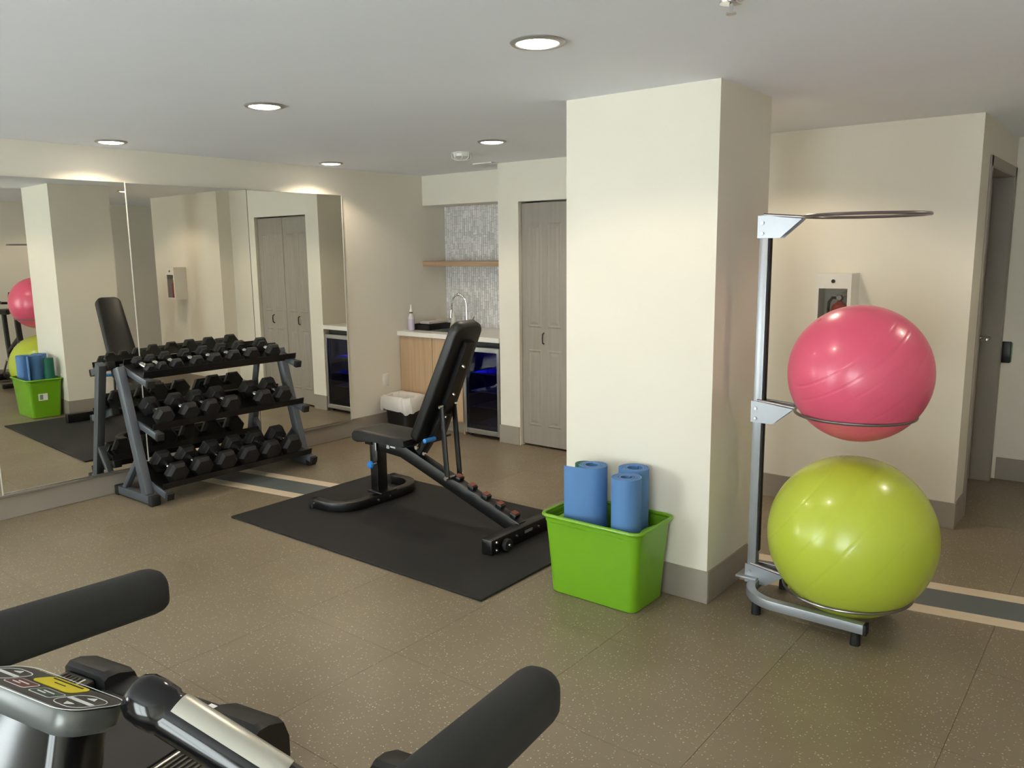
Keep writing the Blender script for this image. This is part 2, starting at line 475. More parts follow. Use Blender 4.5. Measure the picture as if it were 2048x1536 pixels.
# ================================================================== MIRRORS
SEAM0, PW = 4.62, 0.928
MIR_ROT = [-0.85, -1.8, -2.3, -1.0, -1.0, -1.0]
for i in range(6):
    y1 = SEAM0 - PW * i; y0 = y1 - PW
    b = MB().box((0, 0, 0), (0.006, PW - 0.007, 1.935), None, 0.0028, 2)
    o = b.build('mirror_panel', MIRROR, loc=(XL + 0.024, (y0 + y1) / 2, 0.162 + 1.935 / 2))
    o.rotation_euler = (0, 0, radians(MIR_ROT[i]))
    MB().box((0.0035, PW / 2 - (0.007 if i != 1 else 0.004), 0), (0.002, 0.007 if i != 1 else 0.0035, 1.934)).build('polished_edge', mat('pale_glass_edge', (206, 208, 196), 0.25) if i != 1 else mat('dark_glass_edge', (92, 90, 80), 0.3), o)
    tag(o, ['frameless wall mirror panel next to the sink niche', 'frameless wall mirror panel behind the middle of the dumbbell rack', 'frameless wall mirror panel behind the end of the rack with the smallest dumbbells',
        'frameless wall mirror panel just past the small end of the dumbbell rack', 'frameless wall mirror panel level with the treadmill hand rails', 'frameless wall mirror panel at the end of the row nearest the windows'][i], 'mirror', 'wall mirror panels')
MB().b2((XL + 0.001, SEAM0 - PW * 6, 0.150), (XL + 0.045, SEAM0, 0.160)).build('trim_4', STEEL)['kind'] = 'structure'
bpy.data.objects['trim_4']['label'] = 'thin metal channel under the mirrors'

# ================================================================== CEILING FIXTURES
LENS = mat('lamp_lens', (255, 244, 226), 0.5, emit=9.0)
RINGM = mat('satin_nickel_ring', (178, 176, 172), 0.35, 0.7)
def downlight(x, y, label, power=SPOT_POWER, offscreen=False):
    sfx = '_offscreen' if offscreen else ''
    r = thing('recessed_downlight' + sfx, label, 'ceiling light', (x, y, ZC), 0, 'recessed downlights')
    MB().lathe([(0.092, 0.0), (0.095, -0.004), (0.090, -0.009), (0.076, -0.010), (0.072, -0.006), (0.072, 0.0)], n=40, cap=False).build('trim_ring', RINGM, r, True)
    MB().lathe([(0.072, -0.001), (0.072, -0.007), (0.058, -0.012), (0.02, -0.014), (0.0, -0.014)], n=32, cap=False).build('lens', LENS, r, True)
    ld = bpy.data.lights.new('downlight_lamp' + sfx, 'SPOT'); ld.energy = power; ld.color = SPOT_COL
    ld.spot_size = radians(142); ld.spot_blend = 0.35; ld.shadow_soft_size = 0.06
    lo = bpy.data.objects.new('downlight_lamp' + sfx, ld); COL.objects.link(lo); lo.parent = r; lo.location = (0, 0, -0.02)
    return r
downlight(-1.72, 2.335, 'lit round recessed ceiling light before the column')
downlight(-3.42, 2.44, 'lit round recessed ceiling light over the open floor before the dumbbell rack')
downlight(-5.18, 2.555, 'lit round recessed ceiling light above the near end of the dumbbell rack')
downlight(-5.20, 4.30, 'lit round recessed ceiling light near the end of the mirrors by the sink')
downlight(-3.45, 4.18, 'lit round recessed ceiling light beside the smoke detector')
downlight(-1.75, 4.28, 'lit round recessed ceiling light between the column and the extinguisher cabinet')
downlight(0.0, 4.12, 'lit round recessed ceiling light before the passage, beside the ball stand', offscreen=True)   # its highlight shows on the pink ball, its glow in the mirror
sm = thing('smoke_detector', 'white smoke detector with a wire guard on the ceiling before the closet', 'smoke detector', (-4.0, 4.50, ZC))
MB().lathe([(0.058, 0), (0.060, -0.010), (0.054, -0.028), (0.030, -0.036), (0.0, -0.037)], n=28, cap=False).build('housing', WHITE, sm, True)
MB().lathe([(0.066, 0), (0.068, -0.006), (0.062, -0.008), (0.058, -0.001)], n=28, cap=False).build('base_plate', WHITE, sm, True)
for k in range(4):
    a = k * pi / 4
    MB().tube([(0.07 * cos(a), 0.07 * sin(a), 0), (0.068 * cos(a), 0.068 * sin(a), -0.04), (0.045 * cos(a), 0.045 * sin(a), -0.052), (-0.045 * cos(a), -0.045 * sin(a), -0.052), (-0.068 * cos(a), -0.068 * sin(a), -0.04), (-0.07 * cos(a), -0.07 * sin(a), 0)], 0.0025, 6).build('guard_wire', WHITE, sm, True)
def sprinkler(x, y, label):
    s = thing('fire_sprinkler', label, 'sprinkler', (x, y, ZC))
    MB().lathe([(0.035, 0), (0.034, -0.004), (0.018, -0.008), (0.0, -0.008)], n=24, cap=False).build('escutcheon', CHROME, s, True)
    MB().cyl((0, 0, -0.006), (0, 0, -0.03), 0.007, 0.005, 10).cyl((0, 0, -0.03), (0, 0, -0.034), 0.015, 0.015, 14).build('sprinkler_head', CHROME, s, True)
sprinkler(-1.03, 2.34, 'small chrome fire sprinkler on the ceiling before the ball stand')
v = MB(); v.box((-4.33, 5.16, ZC - 0.004), (0.20, 0.09, 0.008), None, 0.002, 1)
tag(v.build('ceiling_vent', WHITE), 'small flat white vent plate on the ceiling by the closet corner', 'vent')
sc_ = thing('security_camera', 'white dome security camera on the ceiling, seen in the mirror', 'camera', (0.72, 4.55, ZC))
MB().lathe([(0.07, 0), (0.072, -0.02), (0.06, -0.045), (0.05, -0.048)], n=28, cap=False).build('housing', WHITE, sc_, True)
MB().lathe([(0.05, -0.045), (0.047, -0.065), (0.03, -0.085), (0.0, -0.092)], n=24, cap=False).build('dome', BLACKG, sc_, True)

# ================================================================== SINK NICHE
# tiles of the back splash: many hundreds of thumb-sized pieces
tb = MB()
TILEW, TILEH, g = 0.026, 0.052, 0.0016
xx = XL + 0.004; ci = 0
while xx < XN - 0.005:
    zz = 0.885 - random.choice((0, 0.026, 0.04)); 
    while zz < 2.045:
        hgt = random.choice((0.026, 0.052, 0.052, 0.078))
        z0 = max(zz, 0.885); z1 = min(zz + hgt, 2.045)
        if z1 - z0 > 0.008:
            p = random.uniform(0.004, 0.0065)
            tb.b2((xx + g, YN - p, z0 + g), (min(xx + TILEW, XN) - g, YN, z1 - g))
        zz += hgt
    xx += TILEW
to = tb.build('backsplash_tile', mat('marble_mosaic', (218, 216, 215), 0.3, island=0.16), bpy.data.objects['wall_niche'])
to['kind'] = 'stuff'
MB().b2((XL + 0.001, YN - 0.002, 0.88), (XN, YN, 2.045)).build('grout', mat('grout_grey', (178, 174, 170), 0.8), bpy.data.objects['wall_niche'])

shelf = MB().b2((XL + 0.002, 5.60, 1.482), (XN - 0.002, YN - 0.008, 1.528), 0.002, 1).build('floating_shelf', OAKX)
tag(shelf, 'light oak floating shelf across the sink niche', 'shelf')

CT0, CT1 = 0.852, 0.892
ct = MB()
SX0, SX1, SY0, SY1 = -5.36, -4.92, 5.40, 5.70
for lo, hi in (((XL + 0.002, 5.235), (SX0, YN - 0.008)), ((SX1, 5.235), (XN - 0.003, YN - 0.008)), ((SX0, 5.235), (SX1, SY0)), ((SX0, SY1), (SX1, YN - 0.008))):
    ct.b2((lo[0], lo[1], CT0), (hi[0], hi[1], CT1))
ctr = thing('countertop', 'white stone worktop with a sink in the niche', 'worktop', (0, 0, 0))
ct.build('slab', mat('white_quartz', (226, 222, 214), 0.3, var=0.03, scale=120), ctr)
sk = MB()
for lo, hi in (((SX0, SY0, 0.70), (SX1, SY0 + 0.004, CT1 - 0.004)), ((SX0, SY1 - 0.004, 0.70), (SX1, SY1, CT1 - 0.004)), ((SX0, SY0, 0.70), (SX0 + 0.004, SY1, CT1 - 0.004)), ((SX1 - 0.004, SY0, 0.70), (SX1, SY1, CT1 - 0.004)), ((SX0, SY0, 0.70), (SX1, SY1, 0.704))):
    sk.b2(lo, hi)
sk.build('sink_basin', STEEL, ctr)

cab = thing('sink_cabinet', 'light oak sink cabinet under the white worktop', 'cabinet', (-5.09, 5.6, 0))
def cb(name, lo, hi, m, bev=0.002, par=cab):
    o = Vector((-5.09, 5.6, 0))
    return MB().b2(Vector(lo) - o, Vector(hi) - o, bev, 1).build(name, m, par)
cb('body', (XL + 0.004, 5.285, 0.10), (-4.72, YN - 0.01, 0.695), OAK)
cb('door', (XL + 0.006, 5.262, 0.115), (-5.085, 5.283, 0.846), OAK)
cb('door', (-5.079, 5.262, 0.115), (-4.722, 5.283, 0.846), OAK)
cb('toe_kick', (XL + 0.004, 5.32, 0.0), (-4.72, 5.335, 0.10), mat('toe_kick_taupe', (140, 128, 112), 0.6))
cb('side_panel', (-4.738, 5.285, 0.0), (-4.72, YN - 0.01, 0.85), OAK)

fr = thing('beverage_fridge', 'under-counter drinks fridge with a steel framed dark glass door', 'fridge', (-4.50, 5.26, 0))
FX0, FX1, FZ0, FZ1, FY = -4.70, -4.292, 0.035, 0.80, 5.25
def fb(name, lo, hi, m, bev=0.0, par=fr):
    o = Vector((-4.50, 5.26, 0))
    return MB().b2(Vector(lo) - o, Vector(hi) - o, bev, 1).build(name, m, par)
INN = mat('fridge_liner', (40, 42, 50), 0.5)
bx = MB(); o = Vector((-4.50, 5.26, 0))
for lo, hi in (((FX0 + 0.004, FY + 0.045, FZ0 + 0.02), (FX0 + 0.03, 5.86, FZ1)), ((FX1 - 0.03, FY + 0.045, FZ0 + 0.02), (FX1 - 0.004, 5.86, FZ1)), ((FX0 + 0.03, 5.83, FZ0 + 0.02), (FX1 - 0.03, 5.86, FZ1)),
               ((FX0 + 0.03, FY + 0.045, FZ1 - 0.03), (FX1 - 0.03, 5.83, FZ1)), ((FX0 + 0.03, FY + 0.045, FZ0 + 0.02), (FX1 - 0.03, 5.83, FZ0 + 0.07))):
    bx.b2(Vector(lo) - o, Vector(hi) - o)
bx.build('body', INN, fr)
fb('vent_grille', (FX0 + 0.004, FY + 0.06, 0.80), (FX1 - 0.004, FY + 0.09, 0.848), BLACKP)
df = MB()
for lo, hi in (((FX0, FZ0), (FX0 + 0.028, FZ1)), ((FX1 - 0.028, FZ0), (FX1, FZ1)), ((FX0 + 0.028, FZ1 - 0.042), (FX1 - 0.028, FZ1)), ((FX0 + 0.028, FZ0), (FX1 - 0.028, FZ0 + 0.042))):
    df.b2(Vector((lo[0], FY, lo[1])) - o, Vector((hi[0], FY + 0.04, hi[1])) - o, 0.003, 1)
dfo = df.build('door', STEEL, fr)
MB().b2(Vector((FX0 + 0.028, FY + 0.012, FZ0 + 0.042)) - o, Vector((FX1 - 0.028, FY + 0.018, FZ1 - 0.042)) - o).build('glass', DARKGLASS, dfo)
for zz in (0.26, 0.40, 0.56):
    s = MB()
    for k in range(13):
        xw = FX0 + 0.035 + k * (FX1 - FX0 - 0.07) / 12
        s.cyl(Vector((xw, FY + 0.07, zz)) - o, Vector((xw, 5.80, zz)) - o, 0.002, n=6)
    s.cyl(Vector((FX0 + 0.032, FY + 0.07, zz)) - o, Vector((FX1 - 0.032, FY + 0.07, zz)) - o, 0.004, n=8)
    s.build('wire_shelf', STEEL, fr)
fb('blue_lamp', (-4.62, 5.70, FZ1 - 0.036), (-4.38, 5.74, FZ1 - 0.031), mat('blue_led', (30, 30, 255), 0.5, emit=45.0))
for xx, yy in ((FX0 + 0.03, FY + 0.06), (FX1 - 0.03, FY + 0.06), (FX0 + 0.03, 5.82), (FX1 - 0.03, 5.82)):
    MB().cyl(Vector((xx, yy, 0)) - o, Vector((xx, yy, FZ0 + 0.022)) - o, 0.014, n=12).build('foot', BLACKP, fr)

tp = thing('kitchen_faucet', 'chrome gooseneck kitchen tap with a spring spout at the sink', 'faucet', (-5.10, 5.765, CT1))
MB().lathe([(0.030, 0), (0.030, 0.006), (0.021, 0.012), (0.019, 0.07), (0.012, 0.075)], n=24).build('base', CHROME, tp, True)
MB().cyl((0, 0, 0.07), (0, 0, 0.23), 0.0105, n=16).build('riser', CHROME, tp, True)
ax, ay = -0.075, -0.02
ptsA = [(0, 0, 0.22)] + [(ax * (1 - cos(radians(a))), ay * (1 - cos(radians(a))), 0.22 + 0.10 * sin(radians(a))) for a in range(15, 181, 15)] + [(2 * ax - 0.008, 2 * ay, 0.17)]
MB().tube(ptsA, 0.0085, 12, upv=(0.3, 1, 0)).build('spout', CHROME, tp, True)
# coil spring around the drooping side of the spout
sp = []
for k in range(0, 200):
    u = k / 199.0
    a = 70 + 110 * min(u / 0.75, 1.0)
    if u < 0.75: cpt = Vector((ax * (1 - cos(radians(a))), ay * (1 - cos(radians(a))), 0.22 + 0.10 * sin(radians(a))))
    else: cpt = Vector((2 * ax, 2 * ay, 0.22 - (u - 0.75) / 0.25 * 0.05))
    w_ = 2 * pi * 16 * u
    rd = Vector((-cos(radians(a)), 0, sin(radians(a))))
    sp.append(cpt + rd * (0.013 * cos(w_)) + Vector((0, 1, 0)) * (0.013 * sin(w_)))
MB().tube(sp, 0.002, 5).build('spring', CHROME, tp, True)
MB().cyl((2 * ax - 0.008, 2 * ay, 0.175), (2 * ax - 0.016, 2 * ay, 0.10), 0.012, 0.016, 16).build('spray_head', CHROME, tp, True)
MB().cyl((0.015, 0, 0.045), (0.055, 0, 0.05), 0.012, n=14).tube([(0.05, 0, 0.052), (0.075, -0.005, 0.075), (0.105, -0.01, 0.12)], 0.006, 10).build('lever', CHROME, tp, True)

CLEARW = mat('frosted_soap', (226, 224, 214), 0.3)
so = thing('soap_bottle', 'frosted soap pump bottle beside the tap', 'bottle', (-5.30, 5.80, CT1))
MB().lathe([(0.0, 0), (0.032, 0), (0.034, 0.01), (0.030, 0.05), (0.018, 0.10), (0.014, 0.115), (0.014, 0.125), (0, 0.125)], n=24, cap=False).build('body', CLEARW, so, True)
MB().cyl((0, 0, 0.12), (0, 0, 0.14), 0.015, n=16).cyl((0, 0, 0.14), (0, 0, 0.175), 0.005, n=10).box((-0.015, 0, 0.178), (0.05, 0.016, 0.010), None, 0.003).build('pump', WHITE, so, True)
sb = thing('spray_bottle', 'clear squeeze bottle of lavender liquid with a white pointed cap on the worktop', 'bottle', (-5.435, 5.36, CT1))
MB().lathe([(0.0, 0), (0.028, 0), (0.031, 0.004), (0.031, 0.105), (0.030, 0.108), (0, 0.108)], n=24, cap=False).build('body', mat('lavender_liquid', (186, 176, 196), 0.25), sb, True)
MB().lathe([(0.030, 0.106), (0.031, 0.112), (0.027, 0.128), (0.017, 0.148), (0.013, 0.156), (0.013, 0.164)], n=24, cap=False).build('shoulder', mat('clear_frost', (206, 202, 204), 0.25), sb, True)
MB().lathe([(0.0165, 0.160), (0.0165, 0.172), (0.015, 0.173), (0, 0.173)], n=18, cap=False).build('collar', mat('collar_brown', (92, 74, 60), 0.5), sb, True)
MB().lathe([(0.014, 0.172), (0.013, 0.185), (0.009, 0.195), (0.0045, 0.235), (0.003, 0.24), (0, 0.24)], n=18, cap=False).build('nozzle', WHITE, sb, True)
tr = thing('dish_tray', 'black plastic tray on the worktop beside the tap', 'tray', (-5.36, 5.56, CT1 + 0.001))
t_ = MB()
t_.ring_loft([[Vector((a, b, 0)) for a, b in rrect(0.20, 0.30, 0.02)], [Vector((a, b, 0.052)) for a, b in rrect(0.22, 0.32, 0.025)], [Vector((a, b, 0.052)) for a, b in rrect(0.212, 0.312, 0.022)], [Vector((a, b, 0.004)) for a, b in rrect(0.19, 0.29, 0.018)]])
t_.build('tray_body', BLACKP, tr, True)
pk = MB().box((0, 0, 0), (0.12, 0.23, 0.022), None, 0.004).build('paper_towel_pack', mat('pale_wrap', (196, 190, 184), 0.5), loc=(-5.36, 5.575, CT1 + 0.0655))
tag(pk, 'flat pale packet lying on the black tray', 'packet')

pl = thing('wall_outlet', 'white wall socket plate above the waste bin', 'outlet', (XL, 5.07, 0.455))
MB().box((0.003, 0, 0), (0.006, 0.072, 0.115), None, 0.002).build('cover_plate', WHITE, pl, True)
for dz in (-0.02, 0.02):
    MB().box((0.0065, 0, dz), (0.003, 0.034, 0.028), None, 0.001).build('socket', WHITE, pl)
sw = thing('light_switch', 'white light switch plate above the fridge worktop, seen in the mirror', 'switch', (XN - 0.0005, 5.62, 1.16))
MB().box((-0.003, 0, 0), (0.006, 0.115, 0.115), None, 0.002).build('cover_plate', WHITE, sw, True)
for dy in (-0.023, 0.023):
    MB().box((-0.007, dy, 0), (0.005, 0.034, 0.066), None, 0.001).build('rocker', WHITE, sw)

# waste bin
bn = thing('waste_bin', 'black waste bin with a white bag folded over the rim', 'bin', (-5.26, 5.06, 0))
MB().ring_loft([[Vector((a, b, 0)) for a, b in rrect(0.25, 0.20, 0.04)], [Vector((a, b, 0.33)) for a, b in rrect(0.335, 0.265, 0.10)], [Vector((a, b, 0.33)) for a, b in rrect(0.32, 0.25, 0.095)], [Vector((a, b, 0.01)) for a, b in rrect(0.235, 0.185, 0.035)]]).build('bin_body', BLACKP, bn, True)
bag = MB(); rings = []
for lev, (zz, ex) in enumerate(((0.205, 0.020), (0.23, 0.030), (0.28, 0.026), (0.325, 0.022), (0.342, 0.008), (0.338, -0.016), (0.30, -0.030), (0.22, -0.045), (0.12, -0.06))):
    base = rrect(0.335 + 2 * ex - 0.05 * (0.33 - zz if ex > 0 else 0), 0.265 + 2 * ex - 0.05 * (0.33 - zz if ex > 0 else 0), 0.105, 10)
    n = len(base); r = []
    for k, (a, b) in enumerate(base):
        wv = 0.006 * sin(k * 1.7 + lev * .9) + 0.004 * sin(k * 3.1 + lev)
        zq = zz + (0.018 * sin(k * 0.42 + 1.0) + 0.008 * sin(k * 1.3)) * (1 if lev in (0, 1) else 0.35)
        q = 1 + wv / 0.17
        r.append(Vector((a * q, b * q, zq)))
    rings.append(r)
bag.ring_loft(rings, cap=False)
bag.build('bin_bag', mat('white_bag', (216, 212, 206), 0.45), bn, True, angle=60)

# ================================================================== EXTINGUISHER CABINET and READER
ec = thing('extinguisher_cabinet', 'white wall cabinet with a window holding a fire extinguisher', 'cabinet', (-1.485, YE, 1.08))
EW, ED, EH = 0.205, 0.145, 0.385
CABW = mat('cabinet_white', (224, 221, 214), 0.4)
e = MB()
for lo, hi in (((-EW / 2, -ED, 0), (-EW / 2 + 0.012, 0, EH)), ((EW / 2 - 0.012, -ED, 0), (EW / 2, 0, EH)), ((-EW / 2 + .012, -ED, 0), (EW / 2 - .012, 0, 0.012)), ((-EW / 2 + .012, -ED, EH - 0.012), (EW / 2 - .012, 0, EH)), ((-EW / 2 + .012, -0.012, 0.012), (EW / 2 - .012, 0, EH - 0.012))):
    e.b2(lo, hi)
e.build('box', CABW, ec)
e = MB(); yf = -ED - 0.012
for lo, hi in (((-EW / 2, 0), (-EW / 2 + 0.02, EH)), ((EW / 2 - 0.02, 0), (EW / 2, EH)), ((-EW / 2 + 0.02, EH - 0.088), (EW / 2 - 0.02, EH)), ((-EW / 2 + 0.02, 0), (EW / 2 - 0.02, 0.022))):
    e.b2((lo[0], yf, lo[1]), (hi[0], -ED, hi[1]))
edr = e.build('door', CABW, ec)
MB().cyl((0, yf, EH - 0.045), (0, yf - 0.006, EH - 0.045), 0.011, n=18).build('lock', mat('lock_dark', (70, 66, 62), 0.3, 0.8), edr, True)
MB().b2((-EW / 2 + 0.02, yf + 0.004, 0.022), (EW / 2 - 0.02, yf + 0.007, EH - 0.088)).build('glass', CABGLASS, edr)
fe = thing('fire_extinguisher', 'red fire extinguisher inside the white wall cabinet', 'extinguisher', (-1.465, YE - 0.08, 1.0925))
MB().lathe([(0.0, 0), (0.045, 0), (0.048, 0.006), (0.048, 0.16), (0.040, 0.185), (0.02, 0.20), (0.014, 0.205), (0.014, 0.215)], n=28).build('cylinder', mat('extinguisher_red', (176, 40, 38), 0.3), fe, True)
MB().box((0, 0, 0.228), (0.034, 0.03, 0.03), None, 0.005).build('valve', BLACKP, fe, True)
MB().box((0.02, 0, 0.262), (0.10, 0.022, 0.008), RY(-18), 0.003).build('lever', STEEL, fe, True)
MB().box((0.022, 0, 0.238), (0.085, 0.020, 0.007), RY(-4), 0.003).build('handle', STEEL, fe, True)
MB().tube([(-0.015, 0, 0.226), (-0.04, -0.012, 0.228), (-0.058, -0.015, 0.20), (-0.062, -0.012, 0.15), (-0.058, -0.01, 0.06)], 0.009, 10).build('hose', BLACKP, fe, True)
MB().cyl((0.0, -0.016, 0.228), (0.0, -0.026, 0.228), 0.014, n=16).build('gauge', WHITE, fe, True)
rd = thing('card_reader', 'black card reader with a green edge on the passage wall', 'card reader', (-0.757, YB, 0.895))
MB().box((0, -0.014, 0), (0.062, 0.028, 0.145), None, 0.006).build('housing', BLACKP, rd, True)
MB().box((0.0335, -0.012, 0), (0.005, 0.020, 0.13), None, 0.002).build('edge_strip', mat('green_edge', (104, 150, 110), 0.4), rd, True)

# ================================================================== FLOOR MAT AND BENCH
mt = MB().b2((-4.375, 2.70, 0.0013), (-2.335, 3.945, 0.012), 0.003, 1)
mato = mt.build('rubber_floor_mat', mat('fine_rubber_mat', (21, 20, 19), 0.75, var=0.25, scale=260, bump=0.4, bscale=600))
tag(mato, 'black rectangular rubber floor mat under the weight bench', 'floor mat')

BY = 3.475
bench = thing('weight_bench', 'black adjustable weight bench with its backrest raised', 'weight bench', (-3.30, BY, 0.012))
def LB(x, y, z): return Vector((x + 3.30, y - BY, z - 0.012))
def Lp(*pts): return [LB(*p) for p in pts]
sq = lambda a, b, r=0.006: rrect(a, b, r, 2)
# curved front foot
R_ = 0.16
foot = [(-4.10, 3.135, 0.045), (-4.03, 3.135, 0.045)] + [( -3.99 + R_ * sin(radians(a)), 3.295 - R_ * cos(radians(a)), 0.045) for a in range(10, 91, 16)] 
foot += [(-3.83, BY, 0.045)]
foot2 = [(p[0], 2 * BY - p[1], p[2]) for p in reversed(foot[:-1])]
MB().sweep(Lp(*(foot + foot2)), sq(0.062, 0.056)).build('front_foot', BLACKM, bench, True)
for s in (3.135, 2 * BY - 3.135):
    MB().box(LB(-4.105, s, 0.042), (0.05, 0.07, 0.062), None, 0.006).build('foot_cap', RUBBERB, bench, True)
MB().box(LB(-3.865, BY, 0.245), (0.07, 0.085, 0.36), None, 0.006).build('front_post', BLACKM, bench, True)
MB().box(LB(-3.84, BY, 0.085), (0.13, 0.14, 0.012), None, 0.003).build('foot_bracket', BLACKM, bench, True)
# spine: short horizontal part then the long slope to the rear bar
MB().sweep(Lp((-3.90, BY, 0.405), (-3.62, BY, 0.385), (-3.50, BY, 0.345), (-2.70, BY, 0.062)), sq(0.065, 0.085)).build('spine', BLACKM, bench, True)
MB().box(LB(-2.675, 3.475, 0.056), (0.072, 0.66, 0.084), None, 0.006).build('rear_bar', BLACKM, bench, True)
# bolts and marks on the rear bar and foot
BOLT = mat('bolt_bright', (215, 215, 212), 0.2, 1.0)
bo = MB()
def bolt(p, d, r=0.010):
    m = MB(); p = LB(*p); m.cyl(p, p + Vector(d) * 0.009, r, r * 0.8, 12); return m.build('bolt', BOLT, bench, True)
for p in ((-2.639, 3.185, 0.078), (-2.639, 3.185, 0.036), (-2.639, 3.36, 0.066), (-2.639, 3.56, 0.066)): bolt(p, (1, 0, 0), 0.0085)
for p in ((-3.80, 3.40, 0.045), (-3.80, 3.50, 0.05)): bolt(p, (1, 0, 0), 0.009)
bolt((-4.07, 3.102, 0.048), (0, -1, 0), 0.008)
wh = MB().cyl(LB(-2.635, 3.255, 0.05), LB(-2.605, 3.255, 0.05), 0.034, n=24, bev=0.006); who = wh.build('transport_wheel', RUBBERB, bench, True)
MB().cyl(LB(-2.606, 3.255, 0.05), LB(-2.598, 3.255, 0.05), 0.010, 0.007, 12).build('axle_bolt', BOLT, who, True)
MB().box(LB(-2.638, 3.47, 0.066), (0.002, 0.07, 0.016)).build('maker_plate', GREY, bench)
ov = MB(); ov.lathe([(0.001, 0.0), (0.022, 0.0)], n=24, axis='X', cap=False)
ovo = ov.build('oval_sticker', WHITEP, bench, loc=LB(-2.7122, 3.62, 0.060)); ovo.scale = (1, 1.6, 0.75)
# seat
st = MB()
seat_len = 0.47
prof = [(-3.965, 0.445), (-3.955, 0.425), (-3.925, 0.418), (-3.80, 0.437), (-3.50, 0.440), (-3.485, 0.450), (-3.485, 0.487), (-3.50, 0.497), (-3.80, 0.502), (-3.90, 0.505), (-3.945, 0.500), (-3.965, 0.475)]
hw = 0.135
rings = []
for yy, k in ((-hw, 0.80), (-hw + 0.008, 0.94), (-hw + 0.025, 1.0), (hw - 0.025, 1.0), (hw - 0.008, 0.94), (hw, 0.80)):
    cxm, czm = -3.725, 0.462
    rings.append([LB(cxm + (a - cxm) * (1 - (1 - k) * 0.12), BY + yy, czm + (b - czm) * k) for a, b in prof])
st.ring_loft(rings)
st.build('seat', VINYL, bench, True, angle=50)
MB().box(LB(-3.73, BY, 0.425), (0.40, 0.05, 0.03), RY(-3), 0.004).build('seat_frame', BLACKM, bench, True)
MB().box(LB(-3.90, BY, 0.412), (0.06, 0.11, 0.04), None, 0.004).build('seat_bracket', BLACKM, bench, True)
# backrest: pad leaning away from the seat
AB = Vector((-3.445, 0, 0.515)); AT = Vector((-3.095, 0, 1.235))
dirb = (AT - AB).normalized(); nb = Vector((dirb.z, 0, -dirb.x))     # towards the rear
Lb = (AT - AB).length; TH = 0.072
def back_pt(s, w, d): 
    p = AB + dirb * s + nb * d
    return LB(p.x, BY + w, p.z)
def pad_outline(wt, wb, L, r):
    pts = []
    for cxx, cyy, a0 in ((wt / 2 - r, L - r, 0), (-wt / 2 + r, L - r, 90)):
        pts += [(cxx + r * cos(radians(a0 + 15 * k)), cyy + r * sin(radians(a0 + 15 * k))) for k in range(7)]
    r2 = 0.03
    for cxx, cyy, a0 in ((-wb / 2 + r2, r2, 180), (wb / 2 - r2, r2, 270)):
        pts += [(cxx + r2 * cos(radians(a0 + 18 * k)), cyy + r2 * sin(radians(a0 + 18 * k))) for k in range(6)]
    return pts
pd = MB(); rings = []
for d_, sh in ((0.0, 0.018), (0.006, 0.006), (0.016, 0.0), (TH - 0.014, 0.0), (TH - 0.004, 0.006), (TH, 0.016)):
    out = pad_outline(0.225, 0.27, Lb, 0.06)
    rings.append([back_pt(Lb / 2 + (v - Lb / 2) * (1 - 2 * sh / Lb), u * (1 - 2 * sh / 0.26), d_) for u, v in out])
pd.ring_loft(rings)
pd.build('backrest', VINYL, bench, True, angle=50)
sp_ = MB()
sp_.ring_loft([[back_pt(0.02, u, v) for u, v in ((-0.035, TH), (0.035, TH), (0.035, TH + 0.045), (-0.035, TH + 0.045))], [back_pt(Lb - 0.10, u, v) for u, v in ((-0.035, TH), (0.035, TH), (0.035, TH + 0.032), (-0.035, TH + 0.032))]])
sp_.build('backrest_frame', BLACKM, bench)
for s_ in (0.55, 0.36, 0.20):
    p0 = back_pt(s_, -0.005, TH + 0.036); p1 = back_pt(s_, -0.005, TH + 0.052)
    MB().cyl(p0, p1, 0.011, 0.008, 12).build('bolt', BOLT, bench, True)
# pivot bracket under the backrest
MB().sweep([back_pt(0.22, 0, TH + 0.02), back_pt(-0.04, 0, TH * 0.6), LB(-3.47, BY, 0.40)], sq(0.075, 0.05)).build('pivot_bracket', BLACKM, bench, True)
for s in (-1, 1): bolt((-3.46, BY + s * 0.05, 0.435), (0, s, 0), 0.016)
bolt((-3.40, BY - 0.045, 0.405), (0, -1, 0), 0.013)
# two support bars from the backrest to the ladder on the spine
pu = AB + dirb * 0.27 + nb * (TH + 0.025)
for s in (-1, 1):
    MB().sweep([LB(pu.x, BY + s * 0.055, pu.z), LB(-3.205, BY + s * 0.055, 0.28)], rrect(0.012, 0.036, 0.004, 2), upv=(1, 0, 0.2)).build('support_bar', BLACKM, bench, True)
    m_ = MB().cyl(LB(pu.x, BY + s * 0.05, pu.z), LB(pu.x, BY + s * 0.075, pu.z), 0.013, 0.010, 12).build('bolt', BOLT, bench, True)
    m_ = MB().cyl(LB(-3.205, BY + s * 0.05, 0.285), LB(-3.205, BY + s * 0.075, 0.285), 0.015, 0.012, 12).build('bolt', BOLT, bench, True)
MB().cyl(LB(-3.205, BY - 0.055, 0.285), LB(-3.205, BY + 0.055, 0.285), 0.009, n=12).build('cross_pin', STEEL, bench, True)
MB().cyl(LB(-3.275, BY - 0.055, 0.52), LB(-3.275, BY + 0.055, 0.52), 0.007, n=10).build('cross_pin', BLACKM, bench, True)
MB().cyl(LB(-3.30, BY - 0.055, 0.515), LB(-3.285, BY - 0.16, 0.52), 0.0135, n=14, bev=0.004).build('blue_grip', BLUEP, bench, True)
